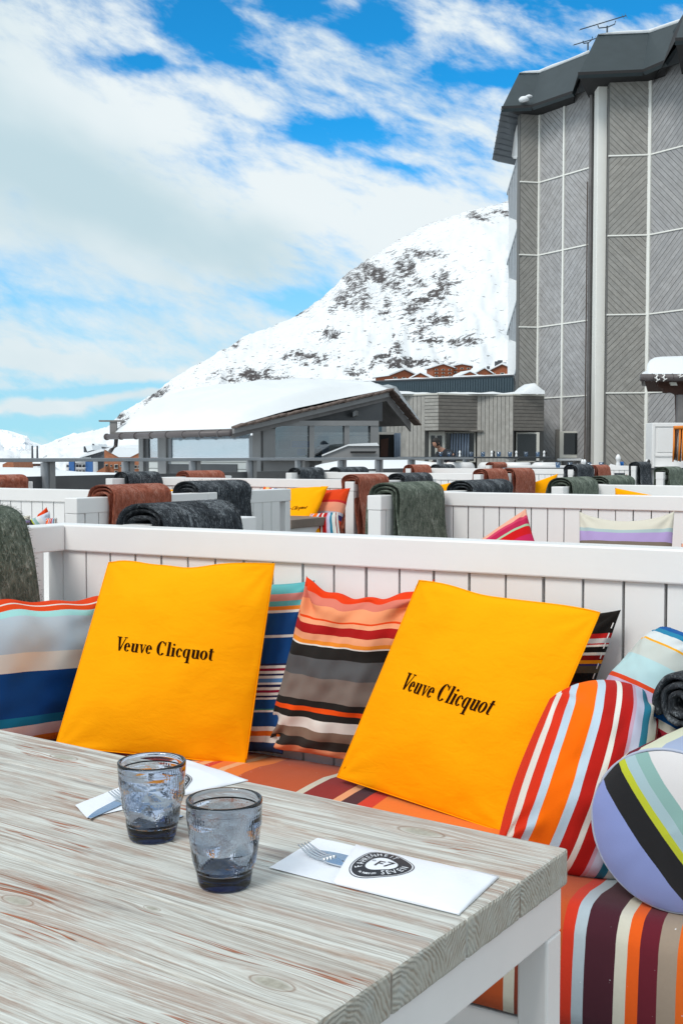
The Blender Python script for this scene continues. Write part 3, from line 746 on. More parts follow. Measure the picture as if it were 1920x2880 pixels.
# snow lip hanging over gable end right slope
vs = []
for k in range(13):
    t = k / 12; p = rG.lerp(eF, t); 
    for (o_, h) in ((0, 0), (-.05, .14), (.25, .20), (.8, .16)): vs.append(p - gf * o_ + Vector((.22 * (1 if h else 0), 0, h * (1.1 - t * .55))))
MB().add(vs, [(i * 4 + j, i * 4 + 4 + j, i * 4 + 5 + j, i * 4 + 1 + j) for i in range(12) for j in range(3)]).build('snow_lip', 'snow', rfH, smooth=True)
gt = MB().tube([eR + Vector((0, -.05, -.10)), eL + Vector((-.15, -.05, -.12))], .075, 10).build('gutter', 'gutter_brown', HT, smooth=True)
for k in range(8):
    p = (eR + Vector((0, -.05, -.10))).lerp(eL + Vector((-.15, -.05, -.12)), (k + .6) / 7.6)
    MB().tube([p + ed * .02, p - ed * .02], .092, 10).build('gutter_clip', 'gutter_brown', gt)
MB().tube([eL + Vector((.1, -.05, -.16)), eL + Vector((.08, -.05, -.36)), eL + Vector((-.02, -.08, -.46)), eL + Vector((-.06, -.12, -.52))], .055, 8).build('spout', 'gutter_brown', gt, smooth=True)
MB().box((-.35, -.1, 0), (.3, .1, .04)).build('finial_cap', 'wood_grey_beam', HT).location = eL + Vector((0, 0, .28))
MB().box((-.09, -.06, 0), (.09, .06, .34)).build('finial_post', 'wood_grey_beam', HT).location = eL + Vector((.02, 0, -.06))
# front (eave) wall: posts, glass, lower panels
W0, W1 = hp(740, 1290, 27.0), hp(400, 1290, 30.6)     # front wall line from near corner to left end
def wl(px): # point on the front wall line for a pixel column
    d0, d1 = W0 + HTO, W1 + HTO; k = (px - 960) / F
    t = (k * d0.y - d0.x) / ((d1.x - d0.x) - k * (d1.y - d0.y)); return (W0.lerp(W1, t))
def wz(p, py): return E + (1284 - py) / F * (p + HTO).y
def fbox(pa, pb, ya, yb, th, name, mt, par=None, off=0, bev=.0):
    a, b_ = wl(pa), wl(pb); za, zb = wz(a, ya), wz(a, yb)
    n = Vector((-(b_ - a).y, (b_ - a).x, 0)).normalized()
    if n.y > 0: n = -n
    return MB().prism([Vector((a.x, a.y, zb)) + n * off, Vector((b_.x, b_.y, zb)) + n * off, Vector((b_.x, b_.y, za)) + n * off, Vector((a.x, a.y, za)) + n * off], n * th).build(name, mt, par or HT)
fbox(400, 412, 1222, 1400, .10, 'post', 'grey_paint'); fbox(412, 423, 1222, 1400, .05, 'post', 'dark_panel'); fbox(455, 478, 1222, 1400, .12, 'post', 'grey_paint'); fbox(478, 486, 1222, 1400, .05, 'post', 'post_grey')
fbox(718, 741, 1210, 1400, .08, 'post', 'grey_paint'); fbox(705, 718, 1225, 1400, .05, 'post', 'post_grey')
fbox(423, 455, 1224, 1287, .02, 'pane', 'pane_mirror'); fbox(486, 705, 1222, 1287, .02, 'pane', 'pane_mirror')
fbox(398, 741, 1288, 1420, .04, 'lower_wall', 'strip_white', off=.0); fbox(462, 538, 1305, 1420, .02, 'lower_panel', 'dark_panel', off=.043); fbox(555, 672, 1305, 1420, .02, 'lower_panel', 'dark_panel', off=.043)
for y in (1298, 1316): fbox(400, 741, y, y + 1.2, .012, 'board_joint', 'groove', off=.041)
# gable wall: running from W0 to right
Gq = W0 + HTO; GX = P(1064, 1290, 28.4)
def gl(px):
    k = (px - 960) / F; t = (k * Gq.y - Gq.x) / ((GX.x - Gq.x) - k * (GX.y - Gq.y)); return Gq.lerp(GX, t)
def gbox(pa, pb, ya, yb, th, name, mt, par=None, off=0.0, ya2=None, yb2=None):
    a, b_ = gl(pa), gl(pb); f_ = lambda p, y: E + (1284 - y) / F * p.y
    n = Vector((0, -1, 0))
    return MB().prism([Vector((a.x, a.y, f_(a, yb))) - HTO + n * off, Vector((b_.x, b_.y, f_(b_, yb2 or yb))) - HTO + n * off, Vector((b_.x, b_.y, f_(b_, ya2 or ya))) - HTO + n * off, Vector((a.x, a.y, f_(a, ya))) - HTO + n * off], n * th).build(name, mt, par or HT)
gbox(741, 775, 1206, 1400, .10, 'wall', 'grey_paint'); gbox(870, 884, 1195, 1400, .08, 'mullion', 'grey_paint'); gbox(968, 982, 1195, 1300, .08, 'mullion', 'grey_paint'); gbox(1041, 1064, 1190, 1300, .10, 'post', 'grey_paint')
gbox(775, 1064, 1184, 1198, .12, 'beam', 'grey_paint', off=.0)
gbox(800, 1060, 1150, 1184, .04, 'tympanum', 'wood_grey_beam', ya=1182, ya2=1124) if False else None
MB().prism([hp(700, 1206, 27.6), hp(1075, 1184, 29.2), hp(1075, 1120, 29.2)], Vector((-.1, .3, 0))).build('tympanum', 'dark_panel', HT)
gbox(775, 1041, 1224, 1226.5, .03, 'glazing_bar', 'post_grey', off=.0)
gbox(775, 870, 1198, 1290, .012, 'pane', 'pane_clear', off=.02); gbox(884, 968, 1198, 1290, .012, 'pane', 'pane_clear', off=.02); gbox(982, 1041, 1198, 1252, .012, 'pane', 'pane_clear', off=.02)
gbox(741, 980, 1292, 1420, .06, 'lower_wall', 'grey_paint', off=.02)
gbox(741, 910, 1289, 1295, .25, 'ledge_snow', 'snow', off=.05)
# sloping stair parapet in front
MB().prism([hp(905, 1283, 27.2), hp(978, 1254, 27.2), hp(1066, 1254, 27.2), hp(1066, 1284, 27.2), hp(1066, 1400, 27.2), hp(905, 1400, 27.2)], Vector((0, .15, 0))).build('stair_parapet', 'grey_paint', HT)
MB().prism([hp(905, 1283, 27.15), hp(978, 1254, 27.15), hp(1066, 1254, 27.15), hp(1060, 1245, 27.15), hp(980, 1249, 27.15), hp(905, 1279, 27.15)], Vector((0, .3, 0))).build('parapet_snow', 'snow', HT)
MB().prism([hp(985, 1269, 27.13), hp(1058, 1269, 27.13), hp(1054, 1275, 27.13), hp(985, 1275, 27.13)], Vector((0, .02, 0))).build('vent_slot', 'black_soffit', HT)
MB().prism([hp(740, 1330, 27.4), hp(880, 1290, 27.4), hp(880, 1420, 27.4), hp(740, 1420, 27.4)], Vector((0, .1, 0))).build('stair_side', 'wood_grey_beam', HT) if False else None
# back/inside
MB().prism([hp(760, 1330, 33), hp(1130, 1330, 34), hp(1130, 1215, 34), hp(760, 1215, 33)], Vector((0, .1, 0))).build('back_wall', 'board_light', HT)
MB().prism([hp(760, 1216, 29.5), hp(1064, 1216, 30), hp(1064, 1190, 30), hp(760, 1190, 29.5)], Vector((0, .1, 0))).build('inner_beam', 'dark_panel', HT)
MB().prism([hp(880, 1300, 32.7), hp(925, 1300, 32.7), hp(925, 1226, 32.7), hp(895, 1226, 32.7)], Vector((0, .05, 0))).build('inner_window', 'curtain_blue', HT)
MB().prism([hp(1066, 1300, 31), hp(1108, 1300, 31), hp(1108, 1222, 31), hp(1066, 1222, 31)], Vector((0, .1, 0))).build('dark_doorway', 'black_soffit', HT)  # black sheet painting the unlit interior behind the opening
MB().prism([hp(1070, 1284, 30.8), hp(1090, 1284, 30.8), hp(1092, 1232, 30.8), hp(1070, 1236, 30.8)], Vector((0, .05, 0))).build('brown_curtain', 'brown_dark', HT)
mb = MB()
for k in range(4): mb.tube([hp(1110 + k * 4.5, 1290, 30.9), hp(1110 + k * 4.5, 1218, 30.9)], .025, 6)
mb.build('door_curtain', 'curtain_blue', HT, smooth=True)
MB().prism([hp(1000, 1168, 28.6), hp(1052, 1176, 31), hp(1046, 1180, 31), hp(992, 1172, 28.6)], Vector((0, 0, .12))).build('rafter', 'grey_paint', HT)
# stacked blue seat pads inside the hut
for k, (x0, x1, y0, y1, mt, lb) in enumerate([(782, 815, 1236, 1262, 'charcoal_clad', 'dark folded pads at the left of the stack behind the hut glass'), (820, 885, 1240, 1258, 'blue_plastic', 'bright blue striped pad on top of the stack behind the hut glass'), (835, 860, 1262, 1281, 'blue_plastic', 'small blue box at the foot of the pad stack inside the hut'),
                                       (862, 905, 1262, 1282, 'charcoal_clad', 'dark pad bundle low down right of the blue box inside the hut')]):
    a, b_ = P(x0, y1, 29.6 - .1 * k), P(x1, y0, 29.6 - .1 * k)
    o = MB().box((0, 0, 0), (b_.x - a.x, .4, b_.z - a.z)).build('seat_pad', mt, bevel=.03); o.location = a; tag(o, lb, 'pad', 'pads stored in the hut')
# ================================================================== right-hand kiosk with snow hat
KS = thing('kiosk', 'dark timber kiosk with carved bracket and thick rounded snow on its roof', 'kiosk', (5.5, 20, 0)); KO = Vector((5.5, 20, 0))
def kp(px, py, Y): return P(px, py, Y) - KO
prof = [(1800, 1054), (1808, 1033), (1816, 1030), (1818, 1008), (1826, 994), (1840, 986), (1860, 983), (1930, 981), (2100, 982), (2300, 990), (2330, 1054)]
vs = []; nb = 8
for i, (x, y) in enumerate(prof):
    for k in range(nb + 1):
        t = k / nb; Y = 19.6 + t * 3.2; bul = sin(pi * t) ** .5 if 0 < t < 1 else 0
        z0 = kp(x, 1054, 19.6).z; z1 = kp(x, y, 19.6).z
        vs.append(Vector((kp(x, y, 19.6).x + (Y - 19.6) * .27, Y - 20, z0 + (z1 - z0) * bul + .4 * 0)))
sn = MB().add(vs, [(i * (nb + 1) + k, (i + 1) * (nb + 1) + k, (i + 1) * (nb + 1) + k + 1, i * (nb + 1) + k + 1) for i in range(len(prof) - 1) for k in range(nb)]).build('roof_snow', 'snow', KS, smooth=True)
MB().tube([kp(1800, 1062, 19.5), kp(2330, 1062, 19.5)], .065, 10).build('gutter', 'gutter_brown', KS, smooth=True)
MB().prism([(0, 0, 0), (3.3, 0, 0), (4.1, 3.0, 0), (.85, 3.0, 0)], (0, 0, .12)).build('roof', 'brown_dark', KS).location = kp(1812, 1074, 19.6)
for x in (1832, 1889): MB().tube([kp(x - 1, 1062, 19.5), kp(x + 1, 1062, 19.5)], .072, 10).build('gutter_clip', 'gutter_brown', KS)
br = [(1850, 1075), (1850, 1088), (1863, 1092), (1868, 1103), (1876, 1105), (1884, 1103), (1892, 1104), (1902, 1110), (1905, 1200), (1935, 1200), (1935, 1075)]
MB().prism([kp(x, y, 19.8) for x, y in br], (0, .14, 0)).build('bracket', 'brown_dark', KS)
MB().prism([kp(1905, 1110, 19.7), kp(1925, 1110, 19.7), kp(1925, 1440, 19.7), kp(1905, 1440, 19.7)], (0, .12, 0)).build('post', 'wood_grey_beam', KS)
MB().prism([kp(1883, 1075, 19.6), kp(1900, 1075, 19.6), kp(1904, 1084, 19.6), kp(1887, 1084, 19.6)], (0, .06, 0)).build('lamp', 'frame_cream', KS)
fl = thing('fairy_light_string', 'white hanging string lights along the kiosk gutter', 'string lights', P(1850, 1060, 19.4))
for x, l_ in ((1846, 22), (1866, 20), (1911, 10)):
    base = P(x, 1052, 19.4) - P(1850, 1060, 19.4); pts = [base + Vector((.012 * sin(k * 2.1), 0, -l_ * .006 * k / 5)) for k in range(6)]
    mb = MB(); mb.tube(pts, .012, 6)
    for k in (1, 3, 4): mb.tube([pts[k], pts[k] + Vector((.04 * (-1) ** k, -.01, .02))], .009, 5)
    mb.build('light_strand', 'fairy_white', fl)
wc = thing('white_cabinet', 'white panelled cabinet standing beside the orange and brown blankets', 'cabinet', P(1830, 1400, 19))
WO = P(1830, 1400, 19)
a, b_ = P(1830, 1400, 19) - WO, P(1935, 1189, 19) - WO
MB().box((0, 0, a.z), (b_.x, .4, b_.z)).build('carcass', 'white_paint', wc, bevel=.01)
def cbox(x0, x1, y0, y1, th, nm): 
    p, q = P(x0, y1, 19) - WO, P(x1, y0, 19) - WO; MB().box((p.x, -th, p.z), (q.x, -.001, q.z)).build(nm, 'white_paint', wc, bevel=.004)
cbox(1831, 1840, 1190, 1398, .02, 'frame_stile'); cbox(1840, 1934, 1190, 1200, .02, 'frame_rail'); cbox(1840, 1934, 1277, 1284, .02, 'frame_rail'); cbox(1846, 1928, 1205, 1272, .012, 'door_panel')
hr = thing('hanging_throws', 'orange and brown throws hanging from a rail at the right edge of the terrace', 'throws', P(1890, 1300, 18.4))
HRO = P(1890, 1300, 18.4)
MB().tube([P(1893, 1203, 18.4) - HRO, P(1980, 1200, 18.4) - HRO], .03, 8).build('rail', 'rail_orange', hr)
for k in range(11):
    x = 1894 + k * 4.2; p0 = P(x, 1205, 18.4 + .04 * (k % 2)) - HRO; p1 = P(x - 3 + random.uniform(-1, 1), 1292 + 8 * random.random(), 18.4 + .04 * (k % 2)) - HRO
    MB().tube([p0, p0.lerp(p1, .5) + Vector((random.uniform(-.01, .01), 0, 0)), p1], [.014, .017, .012], 6).build('fold', ['rail_orange', 'brown_dark', 'brown_dark', 'frame_cream', 'rail_orange', 'brown_dark'][k % 6], hr, smooth=True)

# ================================================================== CHALETS AND VILLAGE
def chalet(px, py, Y, w_, d_, h_, rh, rz, mw, label, nwin=3, floors=2, name='chalet', cat='chalet', group='wooden chalets below the mountain', snow=.5):
    p = P(px, py, Y); t = thing(name, label, cat, p, rz, group)
    MB().box((-w_ / 2, 0, -6), (w_ / 2, d_, h_)).build('wall', mw, t)
    ov = w_ * .08
    mb = MB(); mb.prism([(-w_ / 2 - ov, -ov, h_ - .1 * rh), (0, -ov, h_ + rh), (w_ / 2 + ov, -ov, h_ - .1 * rh), (w_ / 2 + ov, -ov, h_ - .1 * rh - .12 * rh), (0, -ov, h_ + rh * .86), (-w_ / 2 - ov, -ov, h_ - .22 * rh)], (0, d_ + 2 * ov, 0)); r = mb.build('roof', 'brown_dark', t)
    MB().prism([(-w_ / 2 - ov, -ov * .6, h_ - .08 * rh), (0, -ov * .6, h_ + rh + .02), (w_ / 2 + ov, -ov * .6, h_ - .08 * rh), (w_ / 2 + ov, -ov * .6, h_ - .08 * rh + snow), (0, -ov * .6, h_ + rh + .02 + snow * 1.2), (-w_ / 2 - ov, -ov * .6, h_ - .08 * rh + snow)], (0, d_ + 1.6 * ov, 0)).build('roof_snow', 'snow', r)
    MB().prism([(-w_ / 2, -.02, h_ - .01), (w_ / 2, -.02, h_ - .01), (0, -.02, h_ + rh * .88)], (0, .3, 0)).build('gable', mw, t)
    for fl_ in range(floors):
        z = h_ / floors * (fl_ + .35)
        for k in range(nwin):
            x = -w_ / 2 + w_ * (k + .5) / nwin; ws = w_ / nwin * .22; hs = h_ / floors * .22
            f = MB().box((x - ws, -.12, z - hs), (x + ws, -.001, z + hs)).build('window', 'frame_cream', t)
            MB().box((x - ws * .75, -.16, z - hs * .8), (x + ws * .75, -.122, z + hs * .8)).build('pane', 'dark_glass', f)
        if floors > 1: MB().box((-w_ / 2 * .95, -w_ * .05, z - h_ / floors * .36), (w_ / 2 * .95, -.17, z - h_ / floors * .22)).build('balcony', mw, t)
    return t
chalet(1245, 1062, 300, 5.5, 6, 2.6, .9, .2, 'chalet_wood', 'left half of the tall red brown chalet block with snowy balconies below the mountain', 3, 3, snow=.3)
chalet(1298, 1060, 302, 5.0, 6, 2.8, .5, -.1, 'chalet_wood', 'right half of the tall red brown chalet block below the mountain', 3, 3, snow=.3)
chalet(1135, 1067, 285, 7.5, 8, .9, 1.5, .45, 'chalet_wood', 'wide gabled chalet above the left end of the blue wall', 3, 1, snow=.35)
chalet(1182, 1068, 275, 5.0, 6, .3, 1.3, -.3, 'chalet_wood', 'small low chalet just left of the tall red brown block', 2, 1, snow=.3)
chalet(1320, 1060, 270, 3.6, 5, .4, .8, .3, 'chalet_wood', 'tiny chalet roof between the tall block and the right hand chalets', 1, 1, snow=.3)
chalet(1360, 1058, 280, 4.6, 6, .6, 1.3, .35, 'chalet_wood', 'small gabled chalet left of the chalet nearest the tower', 2, 1, snow=.3)
chalet(1412, 1056, 290, 7.0, 6, 1.2, 1.6, -.5, 'chalet_wood', 'chalet nearest the tower with chimneys in its snowy roof', 3, 1, snow=.35)
for ci_, (px, py, Y, s_) in enumerate(((1372, 1034, 292, .35), (1396, 1022, 300, .5), (1405, 1020, 300, .6), (1418, 1024, 298, .4), (1340, 1046, 285, .3))):
    o = MB().box((-s_, -s_, -1.2), (s_, s_, s_)).build('chimney', 'charcoal_clad', bevel=.02); o.location = P(px, py, Y); tag(o, 'small dark chimney cowl on the snowy chalet roofs beside the tower, ' + ['second from the left', 'middle one', 'fourth from the left', 'nearest the tower', 'farthest left'][ci_], 'chimney', 'chimney cowls on the chalet roofs')
# village left, seen through the railing
t = thing('apartment_house', 'large orange wooden house with a snowy valley shaped roof behind the railing', 'house', P(330, 1335, 85)); TO = P(330, 1335, 85)
q = lambda x, y, Y=85: P(x, y, Y) - TO
MB().prism([q(293, 1400), q(400, 1400), q(400, 1268), q(365, 1286), q(335, 1287), q(294, 1264)], (0, 7, 0)).build('wall', 'orange_wood', t)
MB().prism([q(293, 1263, 84.9), q(335, 1286, 84.9), q(366, 1286, 84.9), q(402, 1268, 84.9), q(402, 1261, 84.9), q(310, 1258, 84.9)], (0, 6, .2)).build('roof_snow', 'snow', t)
for (x, y, w2, h2) in ((300, 1311, 4, 6), (313, 1310, 2.4, 3), (327, 1312, 5, 6), (340, 1310, 2.4, 3), (347, 1310, 2.4, 3), (380, 1313, 5, 5), (392, 1313, 4, 5), (300, 1325, 4, 3), (327, 1327, 5, 3)):
    f = MB().prism([q(x - w2, y + h2, 84.9), q(x + w2, y + h2, 84.9), q(x + w2, y - h2, 84.9), q(x - w2, y - h2, 84.9)], (0, .08, 0)).build('window', 'frame_cream', t)
    MB().prism([q(x - w2 * .8, y + h2 * .6, 84.8), q(x + w2 * .8, y + h2 * .6, 84.8), q(x + w2 * .8, y - h2 * .8, 84.8), q(x - w2 * .8, y - h2 * .8, 84.8)], (0, .08, 0)).build('pane', 'dark_glass', f)
MB().prism([q(272, 1400, 84), q(297, 1400, 84), q(297, 1312, 84), q(272, 1326, 84)], (0, 5, 0)).build('lean_to', 'orange_wood', t)
t = thing('blue_white_block', 'white block of flats with two blue clad bays seen through the railing', 'building', P(225, 1335, 95)); TO = P(225, 1335, 95)
q = lambda x, y, Y=95: P(x, y, Y) - TO
MB().prism([q(185, 1400), q(262, 1400), q(262, 1298), q(185, 1302)], (0, 8, 0)).build('wall', 'white_paint', t)
for x0, x1 in ((194, 209), (241, 260)): MB().prism([q(x0, 1400, 94.6), q(x1, 1400, 94.6), q(x1, 1296, 94.6), q(x0, 1298, 94.6)], (0, .38, 0)).build('blue_bay', 'blue_clad', t)
for x in (218, 226, 236, 190):
    for y in (1311, 1327):
        f = MB().prism([q(x - 2.6, y + 4, 94.9), q(x + 2.6, y + 4, 94.9), q(x + 2.6, y - 4, 94.9), q(x - 2.6, y - 4, 94.9)], (0, .08, 0)).build('window', 'charcoal_clad', t)
        MB().prism([q(x - 4, y + 6, 94.3), q(x + 4, y + 6, 94.3), q(x + 4, y + 4, 94.3), q(x - 4, y + 4, 94.3)], (0, .55, 0)).build('balcony', 'white_paint', t)
MB().prism([q(206, 1298, 94.2), q(235, 1298, 94.2), q(235, 1292, 94.2), q(206, 1292, 94.2)], (0, 6, 0)).build('roof_snow', 'snow', t)
def shed(pts, Y, mt, nm, lb, cat='building', snowpts=None, grp=None, dpt=5):
    c = P(*pts[0], Y); t = thing(nm, lb, cat, c, 0, grp)
    MB().prism([P(x, y, Y) - c for x, y in pts], (0, dpt, 0)).build('wall', mt, t)
    if snowpts: MB().prism([P(x, y, Y - .3) - c for x, y in snowpts], (0, dpt + .5, 0)).build('roof_snow', 'snow', t)
shed([(258, 1400), (292, 1400), (292, 1300), (276, 1284), (258, 1296)], 97, 'charcoal_clad', 'dark_house', 'dark grey house between the blue white flats and the orange house', 'house')
shed([(236, 1272), (236, 1255), (244, 1270), (258, 1266), (262, 1274)], 140, 'charcoal_clad', 'dark_chalet', 'dark pointed chalet end on the snowy hill, the lower left of two', 'chalet', [(240, 1254), (258, 1252), (262, 1265), (246, 1270)], 'dark chalets on the hill')
shed([(260, 1262), (260, 1248), (268, 1256), (279, 1257), (279, 1262)], 150, 'charcoal_clad', 'dark_chalet', 'dark pointed chalet end on the snowy hill, the upper right of two', 'chalet', [(264, 1247), (276, 1249), (281, 1256), (269, 1256)], 'dark chalets on the hill')
shed([(255, 1290), (262, 1279), (290, 1270), (292, 1276), (280, 1292)], 96, 'charcoal_clad', 'dark_roof_house', 'house with dark roof edge under snow beside the orange house', 'house', [(222, 1288), (262, 1277), (292, 1268), (288, 1262), (250, 1272)])
shed([(300, 1262), (300, 1258), (370, 1256), (370, 1260)], 110, 'charcoal_clad', 'long_flat_house', 'long low snow covered house behind the orange house', 'house', [(300, 1258), (372, 1256), (368, 1252), (304, 1254)])
shed([(6, 1400), (8, 1306), (20, 1300), (38, 1300), (40, 1318), (48, 1334), (58, 1345), (60, 1400)], 80, 'orange_wood', 'orange_chalet', 'bright orange brown chalet at the far left behind the railing', 'chalet', [(5, 1330), (36, 1334), (36, 1331), (6, 1326)])
shed([(46, 1316), (46, 1305), (104, 1305), (104, 1313)], 88, 'brown_dark', 'snowy_long_house', 'long house with wide snow roof and dark upper band at the left', 'house', [(44, 1316), (104, 1311), (122, 1328), (60, 1330)])
for x in (92, 106):
    o = MB().tube([(0, 0, 0), (0, 0, 1.9)], [.16, .12], 6).build('slope_marker', 'charcoal_clad'); o.location = P(x, 1292, 160); tag(o, 'short dark marker post standing on the snow, %s of a pair' % ('left' if x < 100 else 'right'), 'marker', 'marker posts on the snow')
# snow banks
def bank(pts, Y, dpt, nm='snow_bank'):
    vs = []; m_ = 10
    for (x, yt, yb) in pts:
        for k in range(m_ + 1):
            t = k / m_; zt = P(x, yt, Y).z; zb = P(x, yb, Y).z
            vs.append(Vector(((x - 960) / F * Y, Y + dpt * t, zb + (zt - zb) * sin(pi * t * .5 + .0) ** .7)))
    n = len(pts)
    MB().add(vs, [(i * (m_ + 1) + k, (i + 1) * (m_ + 1) + k, (i + 1) * (m_ + 1) + k + 1, i * (m_ + 1) + k + 1) for i in range(n - 1) for k in range(m_)]).build(nm, 'snow', smooth=True, kind='structure')
bank([(880, 1312, 1420), (900, 1306, 1420), (940, 1299, 1420), (1000, 1290, 1420), (1060, 1291, 1420), (1150, 1290, 1420), (1190, 1296, 1420), (1230, 1300, 1420)], 23.0, 2.0)
bank([(-300, 1315, 1500), (0, 1320, 1500), (120, 1332, 1500), (250, 1336, 1500), (420, 1330, 1500), (520, 1340, 1500)], 60, 8)
ORD = 'first second third fourth fifth sixth seventh eighth ninth tenth'.split()
# ================================================================== BENCHES
RH = .072; RW = .078; TOPZ = 1.05
SL = MB().box((0.003, 0, .06), (.085, .018, TOPZ - RH + .012)).mesh('slat', 'white_paint')
SLP = .0885
def bench(label, u0, u1, v, arms, th=TH, origin=None, ztop=0.0, seat=(-1,), slats_back=True, pos=None):
    """u0..u1 along the back, v its front face; arms = [(side 'l'/'r', direction -1/+1, length, offset)]"""
    p = pos or UV(u0, v); L = u1 - u0
    t = thing('slatted_bench', label, 'bench', (p.x, p.y, ztop), -th, 'white slatted benches')
    MB().box((-.0, -.012, TOPZ - RH), (L, RW - .012, TOPZ)).build('back_rail', 'white_paint', t, bevel=.004)
    sides = [0.0] + ([RW - .024 - .018] if slats_back else [])
    for y in sides:
        n = int((L - .07) / SLP)
        for k in range(n): o = link('slat', SL, t); o.location = (.055 + k * SLP + random.uniform(-.0009, .0009), y + random.uniform(-.0007, .0007), 0)
    MB().box((-.001, .001, .0), (.053, RW - .025, TOPZ - RH - .001)).build('post', 'white_paint', t, bevel=.003)
    MB().box((L - .053, .001, .0), (L - .001, RW - .025, TOPZ - RH - .001)).build('post', 'white_paint', t, bevel=.003)
    for (sd, dr, ln, off) in arms:
        x = (off if sd == 'l' else L - off - RW)
        y0, y1 = (-ln, -.014) if dr < 0 else (RW - .010, ln)
        MB().box((x, y0, TOPZ - RH), (x + RW, y1, TOPZ)).build('arm_rail', 'white_paint', t, bevel=.004)
        ye = y0 if dr < 0 else y1 - .055
        MB().box((x + .003, ye + .002, 0), (x + RW - .003, ye + .053, TOPZ - RH - .001)).build('arm_post', 'white_paint', t, bevel=.003)
        ys = y0 + .057 if dr < 0 else y0 + .002
        n = int((y1 - y0 - .06) / SLP)
        for k in range(n):
            for xo in (.018 + .003, RW - .003):
                o = link('arm_slat', SL, t); o.location = (x + xo, ys + k * SLP, 0); o.rotation_euler = (0, 0, pi / 2)
    for s in seat:
        if s < 0:
            MB().box((.08, -.60, .02), (L - .08, -.57, .30)).build('seat_front', 'white_paint', t, bevel=.003)
            MB().box((.08, -.565, .27), (L - .08, -.004, .30)).build('seat_board', 'white_paint', t)
        else:
            MB().box((.08, RW + .53, .02), (L - .08, RW + .56, .26)).build('seat_front', 'white_paint', t, bevel=.003)
            MB().box((.08, RW + .004, .22), (L - .08, RW + .525, .25)).build('seat_board', 'white_paint', t)
    return t
A_ = Pz(135, 1473, TOPZ); TH1 = math.radians(30.2)
B1pos = Vector((A_.x, A_.y, 0))
bench('white slatted bench filling the width behind the two big yellow cushions', 0, 2.62, 0, [('l', -1, .68, -.0), ('l', 1, .62, .21)], th=TH1, pos=B1pos, seat=(-1,))
b2 = UV(-2.79, 5.53); b2.z = 0
bench('white slatted bench in second row holding the lilac striped cushion', -2.79, -.37, 5.50, [('l', -1, .67, 0), ('l', 1, .75, 0)])
bench('white slatted bench in third row at left, behind the small yellow cushion with lettering', -6.9, -4.38, 8.02, [('l', -1, .62, 0), ('r', -1, .64, 0), ('l', 1, 1.1, 0), ('r', 1, .75, 0)])
bench('white slatted bench at far left, with a brown throw on its right arm', -6.6, -3.72, 4.78, [('r', -1, .98, 0), ('r', 1, .80, .02), ('l', 1, 1.42, 0)])
bench('white bench in fourth row left of centre, a brown throw on its right arm end', -7.0, -4.68, 11.0, [('l', -1, .66, 0), ('r', -1, .66, 0), ('l', 1, 1.2, 0), ('r', 1, .75, 0)], ztop=.012)
bench('white bench at right in third row, green throws over its left arm', -2.6, -.2, 7.48, [('l', -1, .66, 0), ('l', 1, .8, 0)])
bench('white bench end at the far right edge under a green throw, fourth row', -3.3, -1.0, 12.25, [('l', -1, .66, 0), ('l', 1, .7, 0)], ztop=.03)
bench('white bench in fifth row with a black throw on its right arm end', -7.6, -5.12, 14.9, [('l', -1, .66, 0), ('r', -1, .68, 0), ('l', 1, .7, 0), ('r', 1, .75, 0)], ztop=.02)
bench('farthest white bench, just below the row of far glasses', -7.9, -5.33, 18.3, [('l', -1, .66, 0), ('r', -1, .68, 0)], ztop=.04)

